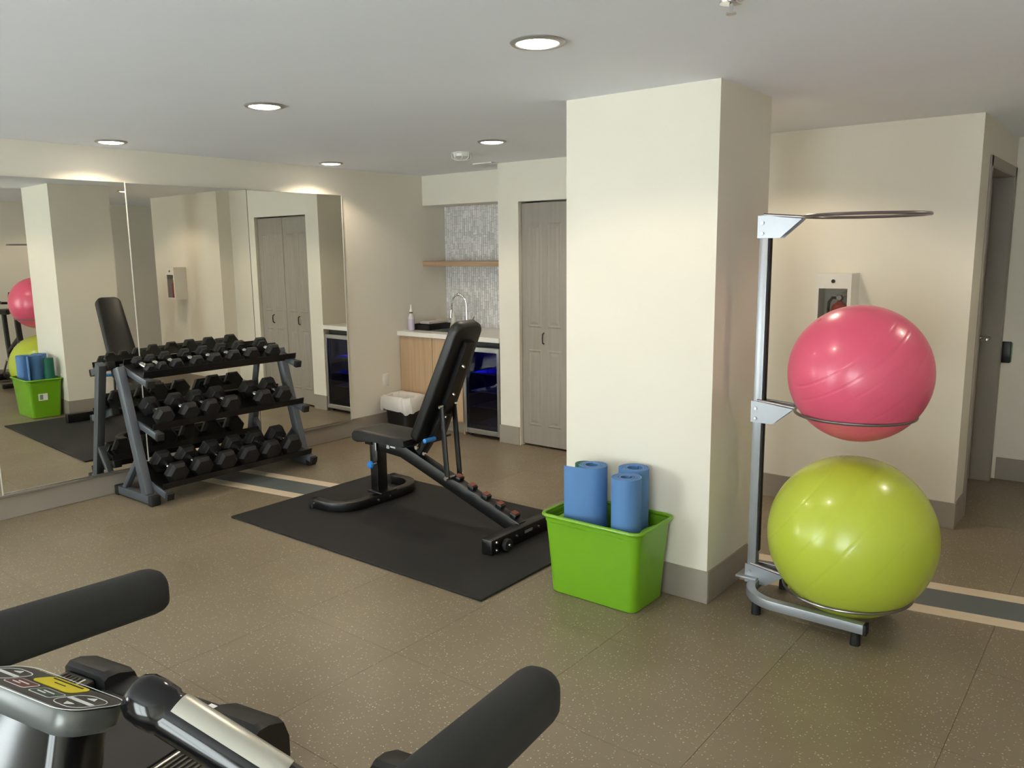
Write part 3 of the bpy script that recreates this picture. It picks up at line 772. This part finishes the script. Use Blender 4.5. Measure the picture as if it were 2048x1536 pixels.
# ladder notches with orange marks
for k in range(5):
    xk = -3.17 + k * 0.105; zk = 0.245 - k * 0.037
    lg = MB().box(LB(xk + 0.01, BY, zk + 0.035), (0.045, 0.045, 0.03), RY(19), 0.004).build('ladder_notch', BLACKM, bench, True)
    MB().box(LB(xk + 0.012, BY, zk + 0.0525), (0.032, 0.040, 0.003), RY(19)).build('orange_mark', mat('orange_mark', (124, 66, 46), 0.5), bench)
# pop-pin knob and white logo on the spine
MB().cyl(LB(-3.842, BY - 0.043, 0.275), LB(-3.842, BY - 0.085, 0.275), 0.010, n=12).build('pin_rod', STEEL, bench, True)
MB().lathe([(0.0, 0.0), (0.014, 0.0), (0.024, -0.006), (0.026, -0.018), (0.020, -0.028), (0.0, -0.030)], n=10, axis='Y', cap=False).build('knob', BLUEP, bench, loc=LB(-3.842, BY - 0.075, 0.275))
MB().cyl(LB(-3.835, BY - 0.046, 0.36), LB(-3.835, BY - 0.046, 0.44), 0.004, n=8).build('pin_rod', STEEL, bench, True)
lg = MB()
yl = BY - 0.0345
lg.box(LB(-3.735, yl, 0.402), (0.030, 0.002, 0.008), RY(35)).box(LB(-3.735, yl, 0.402), (0.030, 0.002, 0.008), RY(-40)).box(LB(-3.735, yl, 0.416), (0.022, 0.002, 0.005)).box(LB(-3.735, yl, 0.388), (0.022, 0.002, 0.005)).box(LB(-3.69, yl, 0.40), (0.045, 0.002, 0.009), RY(3))
lg.build('white_logo', WHITEP, bench)

# ================================================================== DUMBBELL RACK
rack = thing('dumbbell_rack', 'grey steel three-tier dumbbell rack before the mirrors', 'dumbbell rack', (-5.2, 3.175, 0))
RO = Vector((-5.2, 3.175, 0))
def Lr(x, y, z): return Vector((x, y, z)) - RO
YR0, YR1 = 2.545, 3.805
sqr = rrect(0.05, 0.065, 0.004, 2)
TIL = 14
TIERS = [(-5.205, 0.872, 0.26), (-5.170, 0.542, 0.325), (-5.115, 0.157, 0.345)]     # centre x, z of tray floor, depth
for yy in (YR0, YR1):
    MB().box(Lr(-5.235, yy, 0.037), (0.44, 0.055, 0.055), None, 0.004).build('foot_tube', RACKG, rack, True)
    for xx in (-5.455, -5.005):
        MB().box(Lr(xx, yy, 0.033), (0.05, 0.066, 0.066), None, 0.008).build('foot_cap', RUBBERB, rack, True)
    MB().sweep([Lr(-5.085, yy, 0.06), Lr(-5.325, yy, 0.885)], rrect(0.052, 0.07, 0.004, 2), upv=(1, 0, 0)).build('post', RACKG, rack, True)
    MB().sweep([Lr(-5.375, yy, 0.055), Lr(-5.155, yy, 0.30)], rrect(0.04, 0.035, 0.003, 2), upv=(1, 0, 0)).build('brace', RACKG, rack, True)
    sgn = 1 if yy == YR0 else -1
    for cx_, cz_, dp in TIERS:
        dv = Vector((cos(radians(TIL)), 0, -sin(radians(TIL))))
        c = Vector((cx_, yy + sgn * 0.052, cz_ - 0.036))
        a = c - dv * (dp / 2 + 0.02); b = c + dv * (dp / 2 + 0.035)
        MB().sweep([Lr(*a), Lr(*b)], rrect(0.045, 0.045, 0.003, 2)).build('tray_arm', RACKG, rack, True)
        for e_, s_ in ((b, 1), (a, -1)):
            MB().box(Lr(*(e_ + dv * 0.012 * s_)), (0.03, 0.05, 0.05), RY(TIL), 0.004).build('arm_cap', RUBBERB, rack, True)
for cx_, cz_, dp in TIERS:
    b = MB()
    rot = RY(TIL)
    C_ = Vector((cx_, (YR0 + YR1) / 2, cz_)); ln = YR1 - YR0 - 0.07
    def rp(dx, dz): 
        v = rot @ Vector((dx, 0, dz)); return Lr(*(C_ + v))
    b.box(rp(0, -0.006), (dp, ln, 0.006), rot)
    b.box(rp(dp / 2, 0.012), (0.006, ln, 0.042), rot); b.box(rp(-dp / 2, 0.012), (0.006, ln, 0.042), rot)
    b.box(rp(dp / 2 - 0.09, -0.028), (0.04, ln, 0.04), rot)
    b.build('tray', BLACKM, rack)

def dumbbell(hr, hl, handle, label):
    """axis along local x; head radius (across flats/2), head length, handle length"""
    d = thing('hex_dumbbell', label, 'dumbbell', (0, 0, 0), 0, 'black hex dumbbells on the rack')
    R = hr / cos(pi / 6)
    for s in (-1, 1):
        m = MB(); rings = []
        for h, k in ((0, 0.62), (0.006, 0.70), (hl * 0.22, 0.97), (hl * 0.30, 1.0), (hl * 0.72, 1.0), (hl * 0.93, 0.82), (hl, 0.74)):
            rings.append([Vector((s * (handle / 2 + h), R * k * cos(pi / 3 * q), R * k * sin(pi / 3 * q))) for q in range(6)])
        m.ring_loft(rings); m.build('head', RUBBER, d)
    m = MB()
    m.lathe([(0.0145, -handle / 2 - 0.004), (0.0145, -handle / 2 + 0.012), (0.0155, -handle / 4), (0.0175, 0), (0.0155, handle / 4), (0.0145, handle / 2 - 0.012), (0.0145, handle / 2 + 0.004)], n=16, axis='X')
    m.build('handle', CHROME, d, True)
    return d
rows = [
    (0, [(2.640, .037), (2.726, .039), (2.83, .044), (2.975, .047), (3.112, .050), (3.255, .053), (3.405, .055), (3.585, .058)]),
    (1, [(2.675, .064), (2.855, .065), (3.008, .065), (3.168, .067), (3.435, .069), (3.605, .070)]),
    (2, [(2.70, .073), (2.878, .075), (3.06, .076), (3.24, .077), (3.425, .078), (3.61, .079)]),
]
ORD = ['first', 'second', 'third', 'fourth', 'fifth', 'sixth', 'seventh', 'eighth']
TN = ['top', 'middle', 'bottom']
for ti, lst in rows:
    cx_, cz_, dp = TIERS[ti]
    for k, (yy, hr) in enumerate(lst):
        hr *= (0.95, 0.96, 0.97)[ti]
        hl = 0.040 + hr * 0.55 if ti else 0.030 + hr * 0.55
        hd = 0.118 if ti else 0.105
        lab = '%s dumbbell from the small end of the rack, on its %s tray' % (ORD[k], TN[ti])
        lab = 'black rubber hex dumbbell, ' + lab.replace(' dumbbell', '')
        d = dumbbell(hr, hl, hd, lab)
        off = RY(TIL) @ Vector(((0.014, 0.024, 0.026)[ti], 0, hr - 0.002))
        d.location = (cx_ + off.x, yy, cz_ + off.z)
        d.rotation_euler = (0, radians(TIL), radians(random.uniform(-1.5, 1.5)))

# ================================================================== GREEN TUB AND YOGA MATS
GREEN = mat('lime_plastic', (114, 168, 30), 0.28, var=0.03, scale=6)
tub = thing('green_storage_tub', 'lime green plastic storage tub of rolled mats beside the column', 'tub', (-1.925, 3.14, 0))
def tr_(w, d, z, r, cx=0, cy=0): return [Vector((a + cx, b + cy, z)) for a, b in rrect(w, d, r, 6)]
MB().ring_loft([tr_(0.445, 0.260, 0.0, 0.03), tr_(0.460, 0.272, 0.006, 0.035), tr_(0.505, 0.316, 0.352, 0.042), tr_(0.515, 0.324, 0.355, 0.042), tr_(0.518, 0.328, 0.378, 0.042),
                tr_(0.512, 0.322, 0.378, 0.040), tr_(0.455, 0.266, 0.012, 0.03)]).build('tub_body', GREEN, tub, True, angle=40)
rim = [Vector((a, b, 0.386)) for a, b in rrect(0.530, 0.338, 0.045, 8)]
MB().tube(rim, 0.0095, 10, closed=True).build('rim', GREEN, tub, True)
for s in (-1, 1):
    # moulded grip ledges inside the two short ends
    MB().sweep([(s * 0.235, -0.09, 0.33), (s * 0.215, -0.075, 0.352), (s * 0.21, 0, 0.357), (s * 0.215, 0.075, 0.352), (s * 0.235, 0.09, 0.33)], rrect(0.03, 0.012, 0.004, 2), upv=(0, 0, 1)).build('grip', GREEN, tub, True)
MB().box((-0.2475, -0.03, 0.215), (0.002, 0.085, 0.07), RY(-4)).build('paper_label', WHITEP, tub)
MB().box((-0.2489, -0.045, 0.215), (0.001, 0.03, 0.05), RY(-4)).build('label_print', mat('label_green', (120, 150, 110), 0.6), tub)

def roll(name, label, x, y, r_out, r_in, thick, h, m, a_end=0.0, flap=0.0, tilt=(0, 0), z=0.013, flip=1):
    mb = MB(); pts = []
    turns = (r_out - r_in) / (thick * 1.28)
    N = int(turns * 28)
    for k in range(N + 1):
        u = k / N
        a = a_end - flip * 2 * pi * turns * (1 - u)
        r = r_in + (r_out - r_in) * u
        pts.append(Vector((r * cos(a), r * sin(a), 0)))
    if flap:
        tdir = Vector((-sin(a_end), cos(a_end), 0)) * flip; nd = Vector((cos(a_end), sin(a_end), 0))
        p = pts[-1].copy()
        for k in range(1, 9):
            v = flap * k / 8
            pts.append(p + tdir * v + nd * (-0.30 * v * v / flap))
    outer = []; inner = []
    for i, p in enumerate(pts):
        t = (pts[min(i + 1, len(pts) - 1)] - pts[max(i - 1, 0)]).normalized()
        nrm = Vector((-t.y, t.x, 0))
        outer.append(p + nrm * thick / 2); inner.append(p - nrm * thick / 2)
    rings = []
    for o_, i_ in zip(outer, inner):
        rings.append([Vector((o_.x, o_.y, 0)), Vector((i_.x, i_.y, 0)), Vector((i_.x, i_.y, h)), Vector((o_.x, o_.y, h))])
    mb.ring_loft(rings)
    o = mb.build(name, m, None, True, loc=(x, y, z), angle=40)
    o.rotation_euler = (radians(tilt[0]), radians(tilt[1]), 0)
    return tag(o, label, 'yoga mat', 'rolled mats in the green tub')
MATB = mat('blue_foam_mat', (84, 128, 182), 0.62, var=0.04, scale=12, bump=0.15, bscale=500)
MATG = mat('green_foam_mat', (14, 98, 78), 0.6, var=0.05, scale=12)
roll('yoga_mat', 'loosely rolled blue foam mat with a loose outer flap, in the green tub', -1.995, 3.125, 0.068, 0.030, 0.0085, 0.61, MATB, radians(-60), 0.13, (0, 0), flip=-1)
roll('yoga_mat', 'tightly rolled blue foam mat at the front of the green tub', -1.787, 3.076, 0.070, 0.024, 0.0085, 0.597, MATB, radians(140), 0, flip=1)
roll('yoga_mat', 'rolled blue foam mat between the column and the tighter blue roll', -1.822, 3.212, 0.070, 0.034, 0.0085, 0.605, MATB, radians(200), 0, flip=1)
roll('yoga_mat', 'rolled dark green mat behind the loose blue roll in the tub', -2.098, 3.216, 0.048, 0.015, 0.007, 0.582, MATG, radians(20), 0, flip=1)

# ================================================================== BALL STAND
bs = thing('ball_stand', 'silver steel stand with ring holders for exercise balls', 'ball stand', (-1.355, 3.52, 0))
SO = Vector((-1.355, 3.52, 0))
def Ls(x, y, z): return Vector((x, y, z)) - SO
YS = 3.52; HWS = 0.205
zt = 0.078
R = 0.16
path = [(-0.80, YS - HWS, zt), (-1.17, YS - HWS, zt)]
path += [(-1.175 - R * sin(radians(a)), YS - HWS + R - R * cos(radians(a)), zt) for a in range(10, 91, 10)]
path += [(p[0], 2 * YS - p[1], p[2]) for p in reversed(path)]
MB().sweep([Ls(*p) for p in path], rrect(0.04, 0.042, 0.004, 2)).build('base_tube', SILVER, bs, True)
for (xx, yy) in ((-0.835, YS - HWS), (-0.835, YS + HWS), (-1.27, YS - HWS + 0.035), (-1.27, YS + HWS - 0.035)):
    MB().cyl(Ls(xx, yy, 0), Ls(xx, yy, 0.062), 0.021, 0.018, 16).build('rubber_foot', RUBBERB, bs, True)
for s in (-1, 1):
    MB().box(Ls(-0.797, YS + s * HWS, zt), (0.014, 0.044, 0.046), None, 0.003).build('end_cap', RUBBERB, bs, True)
MB().box(Ls(-1.358, YS, 0.93), (0.04, 0.045, 1.66), None, 0.003).build('post', SILVER, bs, True)
MB().box(Ls(-1.334, YS, 0.97), (0.006, 0.030, 1.48), None).build('post_slot', RUBBERB, bs)
MB().box(Ls(-1.37, YS, 0.104), (0.10, 0.11, 0.010), None, 0.002).build('foot_plate', SILVER, bs, True)
def ring_arm(zr, plate_h, rr=0.238, cx=-0.945):
    for s in (-1, 1):
        pl_ = [(-1.385, zr + 0.012), (-1.215, zr + 0.012 - 0.006), (-1.195, zr - 0.008), (-1.285, zr - plate_h), (-1.385, zr - plate_h)]
        m = MB().prism([(a - SO.x, b) for a, b in pl_], 'Y', s * 0.0235, s * 0.028)
        po = m.build('bracket', SILVER, bs)
        for bz in (zr - 0.02, zr - plate_h + 0.02):
            MB().cyl(Ls(-1.362, YS + s * 0.028, bz), Ls(-1.362, YS + s * 0.036, bz), 0.008, 0.006, 12).build('bolt', BOLT, po, True)
    a0 = 14
    pts = [Ls(-1.36, YS - 0.02, zr + 0.016)] + [Ls(cx + rr * cos(radians(a)), YS + rr * sin(radians(a)), zr) for a in range(180 + 8, 180 + 353, 6)] + [Ls(-1.36, YS + 0.02, zr + 0.016)]
    MB().tube(pts, 0.0066, 10).build('ring', mat('grey_steel_wire', (138, 132, 132), 0.28, 0.9), bs, True)
ring_arm(1.745, 0.085)
ring_arm(0.925, 0.085)
ring_arm(0.152, 0.075, 0.262, -0.935)
ZPINK, RP = 0.925 + sqrt(0.29 ** 2 - 0.238 ** 2), 0.285
def grooved_ball(name, c, r, m, label, axis, bands):
    t = bmesh.new(); bmesh.ops.create_icosphere(t, subdivisions=5, radius=r)
    A = Vector(axis).normalized()
    for v in t.verts:
        s = v.co.normalized().dot(A); d = 0
        for b_, w_ in bands:
            q = abs(s - b_) / w_
            if q < 1: d = max(d, 1 - q)
        v.co *= 1 - 0.006 * d
    mb = MB(); mb.merge(t)
    o = mb.build(name, m, None, True, loc=c, angle=180)
    return o
PINK = ball_mat('pink_pvc', (224, 92, 122), 0.30)
LIME = ball_mat('lime_pvc', (186, 200, 66), 0.26)
def exercise_ball(c, r, m, label, rot, rings, plugm):
    t = thing('exercise_ball', label, 'exercise ball', c, 0, 'exercise balls on the stand')
    rings_ = []
    N = 180
    prof = []
    for k in range(N + 1):
        a = -pi / 2 + pi * k / N
        rr = r
        for lat, dp_, wd in rings:
            q = abs(a - radians(lat)) / radians(wd)
            if q < 1: rr -= dp_ * (1 - q)
        prof.append((rr * cos(a), rr * sin(a)))
    o = MB().lathe(prof, n=72, cap=False).build('ball_skin', m, t, True, angle=180)
    o.rotation_euler = rot
    pg = MB().lathe([(0.012, r - 0.002), (0.012, r + 0.001), (0.009, r + 0.002), (0, r + 0.002)], n=16, cap=False).build('air_plug', plugm, t, True)
    pg.rotation_euler = rot
    return t
# ball axes tilted so that the moulded grooves run like the photograph's
def axis_rot(v):
    return Vector(v).to_track_quat('Z', 'Y').to_euler()
gr = [(-32, .0012, 0.7), (-20, .0012, 0.7), (-8, .0012, 0.7), (4, .0012, 0.7), (16, .0012, 0.7), (28, .0012, 0.7)]
pk_c = Vector((-0.935, 3.52, 0.925 + sqrt(0.285 ** 2 - (0.238 - 0.006) ** 2) + 0.006))
exercise_ball(pk_c, 0.285, PINK, 'pink exercise ball on the middle ring of the silver stand', axis_rot((-0.50, -0.36, 0.79)), gr, mat('plug_pink', (214, 84, 112), 0.4))
ly_c = Vector((-0.930, 3.52, 0.152 + sqrt(0.345 ** 2 - (0.262 - 0.006) ** 2) + 0.006))
exercise_ball(ly_c, 0.345, LIME, 'large lime green exercise ball on the lowest ring of the silver stand', axis_rot((0.75, 0.1, -0.55)), [(-44, .0012, .8), (-20, .0012, .8), (0, .0012, .8), (24, .0012, .8)], mat('plug_lime', (180, 196, 58), 0.4))

# ================================================================== TREADMILLS
HANDZ = 1.0
DARKPLATE = mat('console_charcoal', (52, 50, 48), 0.35)
BEZEL = mat('console_grey', (84, 86, 84), 0.3, 0.2)
RAILM = mat('ribbed_rail', (58, 54, 50), 0.35, 0.3)
BELT = mat('running_belt', (34, 33, 33), 0.6, var=0.1, scale=80)
YEL = mat('yellow_key', (238, 214, 20), 0.4)
RED = mat('red_key', (112, 44, 40), 0.4)
GRN = mat('green_key', (58, 78, 62), 0.4)
def treadmill(label):
    t = thing('treadmill', label, 'treadmill', (0, 0, 0), 0, 'treadmills in a row')
    RE = 1.42                      # rear end, local y ; front end at -0.45
    MB().box((0, 0.53, 0.135), (0.62, 1.94, 0.05), None, 0.01).build('deck', BLACKP, t, True)
    MB().box((0, 0.53, 0.168), (0.50, 1.78, 0.016), None, 0.006).build('running_belt', BELT, t, True)
    for s in (-1, 1):
        b = MB(); b.box((s * 0.36, 0.50, 0.165), (0.15, 1.84, 0.07), None, 0.012)
        ro = b.build('foot_rail', RAILM, t, True)
        for k in range(6):
            MB().box((s * 0.36 - 0.05 + k * 0.02, 0.50, 0.202), (0.008, 1.80, 0.005), None, 0.001, 1).build('grip_rib', STEEL if k == (0 if s > 0 else 5) else RAILM, ro)
        # rear end cap
        e = MB()
        prof = [(a + 0.175, b_) for a, b_ in ((1.245, 0.02), (1.245, 0.215), (1.26, 0.226), (1.30, 0.222), (1.36, 0.195), (1.38, 0.13), (1.38, 0.05), (1.355, 0.02))]
        e.ring_loft([[Vector((s * 0.345 + q * 0.60, 0 + a, 0.118 + (b_ - 0.118) * k)) for a, b_ in prof] for q, k in ((-0.175, 0.9), (-0.16, 1.0), (0.14, 1.0), (0.175, 0.86))])
        e.build('rear_end_cap', BLACKP, t, True)
        MB().box((s * 0.385, -0.40, 0.04), (0.09, 0.10, 0.08), None, 0.01).build('front_foot', RUBBERB, t, True)
        # upright and padded hand rail
        MB().sweep([(s * 0.40, -0.26, 0.12), (s * 0.40, -0.16, 0.55), (s * 0.40, -0.06, 0.97), (s * 0.40, 0.06, 1.055)], rrect(0.06, 0.10, 0.02, 3), upv=(0, 1, 0.3)).build('upright', BLACKP, t, True)
        pr = rrect(0.070, 0.086, 0.031, 6)
        yy = [0.02, 0.03, 0.06, 0.4, 0.68, 0.735, 0.752, 0.761, 0.764]
        kk = [0.8, 0.95, 1, 1, 1, 1, 0.95, 0.85, 0.70]
        rings = [[Vector((s * 0.40 + a * k, y_, 1.0 + 0.10 * (0.75 - y_) + b_ * k)) for a, b_ in pr] for y_, k in zip(yy, kk)]
        MB().ring_loft(rings).build('handrail_pad', FOAM, t, True, angle=50)
        # heart-rate grip between console and hand rail
        if s < 0: continue
        p0 = Vector((s * 0.116, 0.336, 1.140)); p1 = Vector((s * 0.368, 0.416, 0.992))
        gdir = (p1 - p0).normalized()
        gp = [p0 + gdir * q for q in (-0.014, -0.010, 0.0, 0.015, 0.031, 0.035, 0.040, 0.22)] + [p1 + gdir * 0.02]
        go = MB().tube(gp, 0.027, 18, scales=[0.40, 0.76, 0.98, 1.03, 1.0, 0.91, 0.93, 0.93, 0.9]).build('pulse_grip', BLACKG, t, True, angle=50)
        cp = MB(); rings = []
        q0 = gdir.cross(Vector((0, 0, 1))).normalized(); q1 = q0.cross(gdir)
        for q in (0.042, 0.047, 0.175, 0.182):
            rr = 0.0255 if q in (0.047, 0.175) else 0.0247
            A0, A1 = (48, 181)
            out = [p0 + gdir * q + q0 * (rr + 0.0015) * cos(radians(a)) + q1 * (rr + 0.0015) * sin(radians(a)) for a in range(A0, A1, 11)]
            inn = [p0 + gdir * q + q0 * 0.021 * cos(radians(a)) + q1 * 0.021 * sin(radians(a)) for a in range(A1 - 1, A0 - 1, -11)]
            rings.append(out + inn)
        cp.ring_loft(rings).build('contact_plate', mat('bright_contact', (214, 210, 196), 0.3, 0.6), go, True, angle=40)
    MB().box((0, 1.475, 0.128), (0.50, 0.11, 0.10), None, 0.012).build('rear_roller_cover', BLACKP, t, True)
    MB().ring_loft([[Vector((a * k, y_, 0.10 + (z_ - 0.10) )) for a, z_ in ((-0.42, 0.06), (0.42, 0.06), (0.42, 0.20 * 1), (0.34, h_), (-0.34, h_), (-0.42, 0.20))] for y_, h_, k in ((-0.50, 0.17, 0.9), (-0.44, 0.29, 1), (-0.10, 0.31, 1), (0.04, 0.22, 1.0))]).build('motor_hood', BLACKP, t, True, angle=30)
    # console: thick rounded pod with a dark key panel on top, sitting on a black housing
    z0 = 1.138
    out = rrect(0.200, 0.080, 0.026, 8)
    cyy = 0.300
    PT = RX(-22)                      # the key panel faces the runner
    KS = 0.765                        # key layout scale
    def cp_(a, b_, z_): return PT @ Vector((a, b_, z_ - z0)) + Vector((0, cyy, z0))
    pod = MB().ring_loft([[cp_(a * 0.90, b_ * 0.84, z0 - 0.028) for a, b_ in out], [cp_(a * 0.985, b_ * 0.97, z0 - 0.020) for a, b_ in out], [cp_(a, b_, z0 - 0.004) for a, b_ in out], [cp_(a * 0.985, b_ * 0.97, z0) for a, b_ in out]])
    pod.build('console_pod', BEZEL, t, True, angle=40)
    MB().ring_loft([[cp_(a * 0.965, b_ * 0.935, z0) for a, b_ in out], [cp_(a * 0.965, b_ * 0.935, z0 + 0.0012) for a, b_ in out]]).build('key_panel', DARKPLATE, t)
    kp = t.children[-1]
    zk = z0 + 0.0014
    def cp0(a, b_, z_): return cp_(a * KS, b_ * KS, z_)
    def frame_(name, cx, cy, w_, h_, r_, lw, m):
        o_ = rrect(w_, h_, r_, 5); i_ = rrect(w_ - 2 * lw, h_ - 2 * lw, max(r_ - lw, .001), 5)
        mb = MB(); mb.ring_loft([[cp0(a + cx, b_ + cy, zk) for a, b_ in o_], [cp0(a + cx, b_ + cy, zk + 0.0004) for a, b_ in o_], [cp0(a + cx, b_ + cy, zk + 0.0004) for a, b_ in i_], [cp0(a + cx, b_ + cy, zk) for a, b_ in i_]], closed=True)
        return mb.build(name, m, kp)
    def key(name, cx, cy, w_, h_, r_, m, par=None):
        o_ = rrect(w_, h_, r_, 5)
        return MB().ring_loft([[cp0(a + cx, b_ + cy, zk) for a, b_ in o_], [cp0(a + cx, b_ + cy, zk + 0.0006) for a, b_ in o_]]).build(name, m, par or kp)
    frame_('panel_outline', 0, 0, 0.252, 0.110, 0.034, 0.0016, WHITEP)
    yk = key('stop_key', 0.0, 0.026, 0.092, 0.040, 0.012, YEL)
    key('stop_mark', 0.0, 0.038, 0.070, 0.003, 0.001, BLACKP).location.z = 0.0007
    key('stop_mark', 0.0, 0.024, 0.026, 0.0016, 0.0005, BLACKP).location.z = 0.0007
    for s in (-1, 1):
        key('start_key' if s > 0 else 'pause_key', s * 0.030, -0.017, 0.046, 0.026, 0.005, GRN if s > 0 else RED)
        frame_('key_outline', s * 0.030, -0.017, 0.050, 0.030, 0.006, 0.0014, WHITEP)
        for q, w_ in ((-0.005, 0.018), (0.002, 0.024)):
            key('key_mark', s * 0.030 + q, -0.017 + q, w_, 0.002, 0.0006, WHITEP).location.z = 0.0007
        frame_('key_outline', s * 0.088, -0.004, 0.056, 0.066, 0.020, 0.0014, WHITEP)
        key('key_divider', s * 0.088, -0.004, 0.050, 0.008, 0.001, WHITEP)
        for u in (-1, 1):
            MB().ring_loft([[cp0(s * 0.088 + a, -0.004 + u * 0.020 + u * b_, z_) for a, b_ in ((-0.008, -0.004), (0.008, -0.004), (0, 0.007))] for z_ in (zk, zk + 0.0006)]).build('arrow_mark', WHITEP, kp)
    # housing below the pod, down to the cross beam
    MB().ring_loft([[Vector((a * k, cyy + oy + b_ * q, z_ + b_ * q * sl)) for a, b_ in rrect(0.19, 0.08, 0.026, 5)] for z_, k, q, oy, sl in ((1.112, 0.86, 0.80, -0.008, -0.4), (1.07, 0.92, 0.85, -0.02, -0.3), (0.98, 1.05, 1.0, -0.09, 0), (0.90, 1.2, 1.1, -0.17, 0))]).build('console_housing', BLACKG, t, True, angle=40)
    MB().box((0, 0.09, 0.90), (0.78, 0.10, 0.11), None, 0.02).build('cross_beam', BLACKP, t, True)
    # warning stickers on the belt side near the rear
    MB().box((0.185, 1.490, 0.1785), (0.060, 0.048, 0.0008), RZ(-4)).build('warning_sticker', WHITEP, t)
    MB().box((0.222, 1.518, 0.1785), (0.026, 0.018, 0.0008), RZ(-4)).build('warning_sticker', WHITEP, t)
    MB().box((0.218, 1.455, 0.1785), (0.020, 0.010, 0.0008), RZ(-4)).build('warning_sticker', WHITEP, t)
    return t
t1 = treadmill('black treadmill with grey padded hand rails and a yellow stop key')
t1.location = (-0.889, 0.040, 0)
t1.rotation_euler = (0, 0, radians(10.5))
t2 = copy_tree(t1)
t2.location = (-2.160, -0.228, 0)
t2.rotation_euler = (0, 0, radians(10.5))
t2['label'] = 'black treadmill further along the row, only its rear deck in view, beside the mirrors'

# ================================================================== EXERCISE BIKE (seen only in the mirror)
bk = thing('exercise_bike', 'black exercise bike by the wall opposite, seen in the mirror edge', 'exercise bike', (0.50, 3.62, 0), radians(90))
MB().box((0, 0.42, 0.05), (0.55, 0.07, 0.06), None, 0.01).box((0, -0.45, 0.05), (0.5, 0.07, 0.06), None, 0.01).box((0, 0, 0.09), (0.07, 0.9, 0.06), None, 0.01).build('base_frame', BLACKM, bk, True)
MB().lathe([(0.02, -0.012), (0.22, -0.012), (0.235, -0.02), (0.235, 0.02), (0.22, 0.012), (0.02, 0.012)], c=(0, 0.30, 0.36), n=36, axis='X', cap=False).build('flywheel', STEEL, bk, True)
MB().sweep([(0, 0.42, 0.08), (0, 0.36, 0.45), (0, 0.30, 0.78), (0, 0.30, 1.02)], rrect(0.06, 0.06, 0.01, 2), upv=(0, 1, 0)).sweep([(0, -0.10, 0.10), (0, -0.18, 0.5), (0, -0.22, 0.90)], rrect(0.05, 0.06, 0.01, 2), upv=(0, 1, 0)).sweep([(0, -0.12, 0.42), (0, 0.33, 0.62)], rrect(0.05, 0.06, 0.01, 2)).build('main_frame', BLACKM, bk, True)
MB().tube([(-0.22, 0.16, 1.22), (-0.23, 0.30, 1.10), (-0.17, 0.38, 1.06), (0, 0.30, 1.05), (0.17, 0.38, 1.06), (0.23, 0.30, 1.10), (0.22, 0.16, 1.22)], 0.016, 10).build('handlebar', BLACKP, bk, True)
sd = MB(); sd.ring_loft([[Vector((a * k, y_, 0.92 + b_)) for a, b_ in rrect(0.26, 0.06, 0.028, 4)] for y_, k in ((-0.36, 0.75), (-0.33, 0.95), (-0.26, 0.95), (-0.17, 0.5), (-0.08, 0.24), (-0.05, 0.15))])
sd.build('saddle', VINYL, bk, True, angle=50)
for s in (-1, 1):
    MB().box((s * 0.09, 0.02 + s * 0.10, 0.32 + s * 0.10), (0.02, 0.03, 0.30), RX(-45), 0.004).build('crank', STEEL, bk, True)
    MB().box((s * 0.15, 0.02 + s * 0.20, 0.32 + s * 0.20), (0.10, 0.09, 0.03), None, 0.006).build('pedal', BLACKP, bk, True)
MB().box((0, 0.33, 1.14), (0.16, 0.03, 0.10), RX(-30), 0.008).build('display', BLACKP, bk, True)
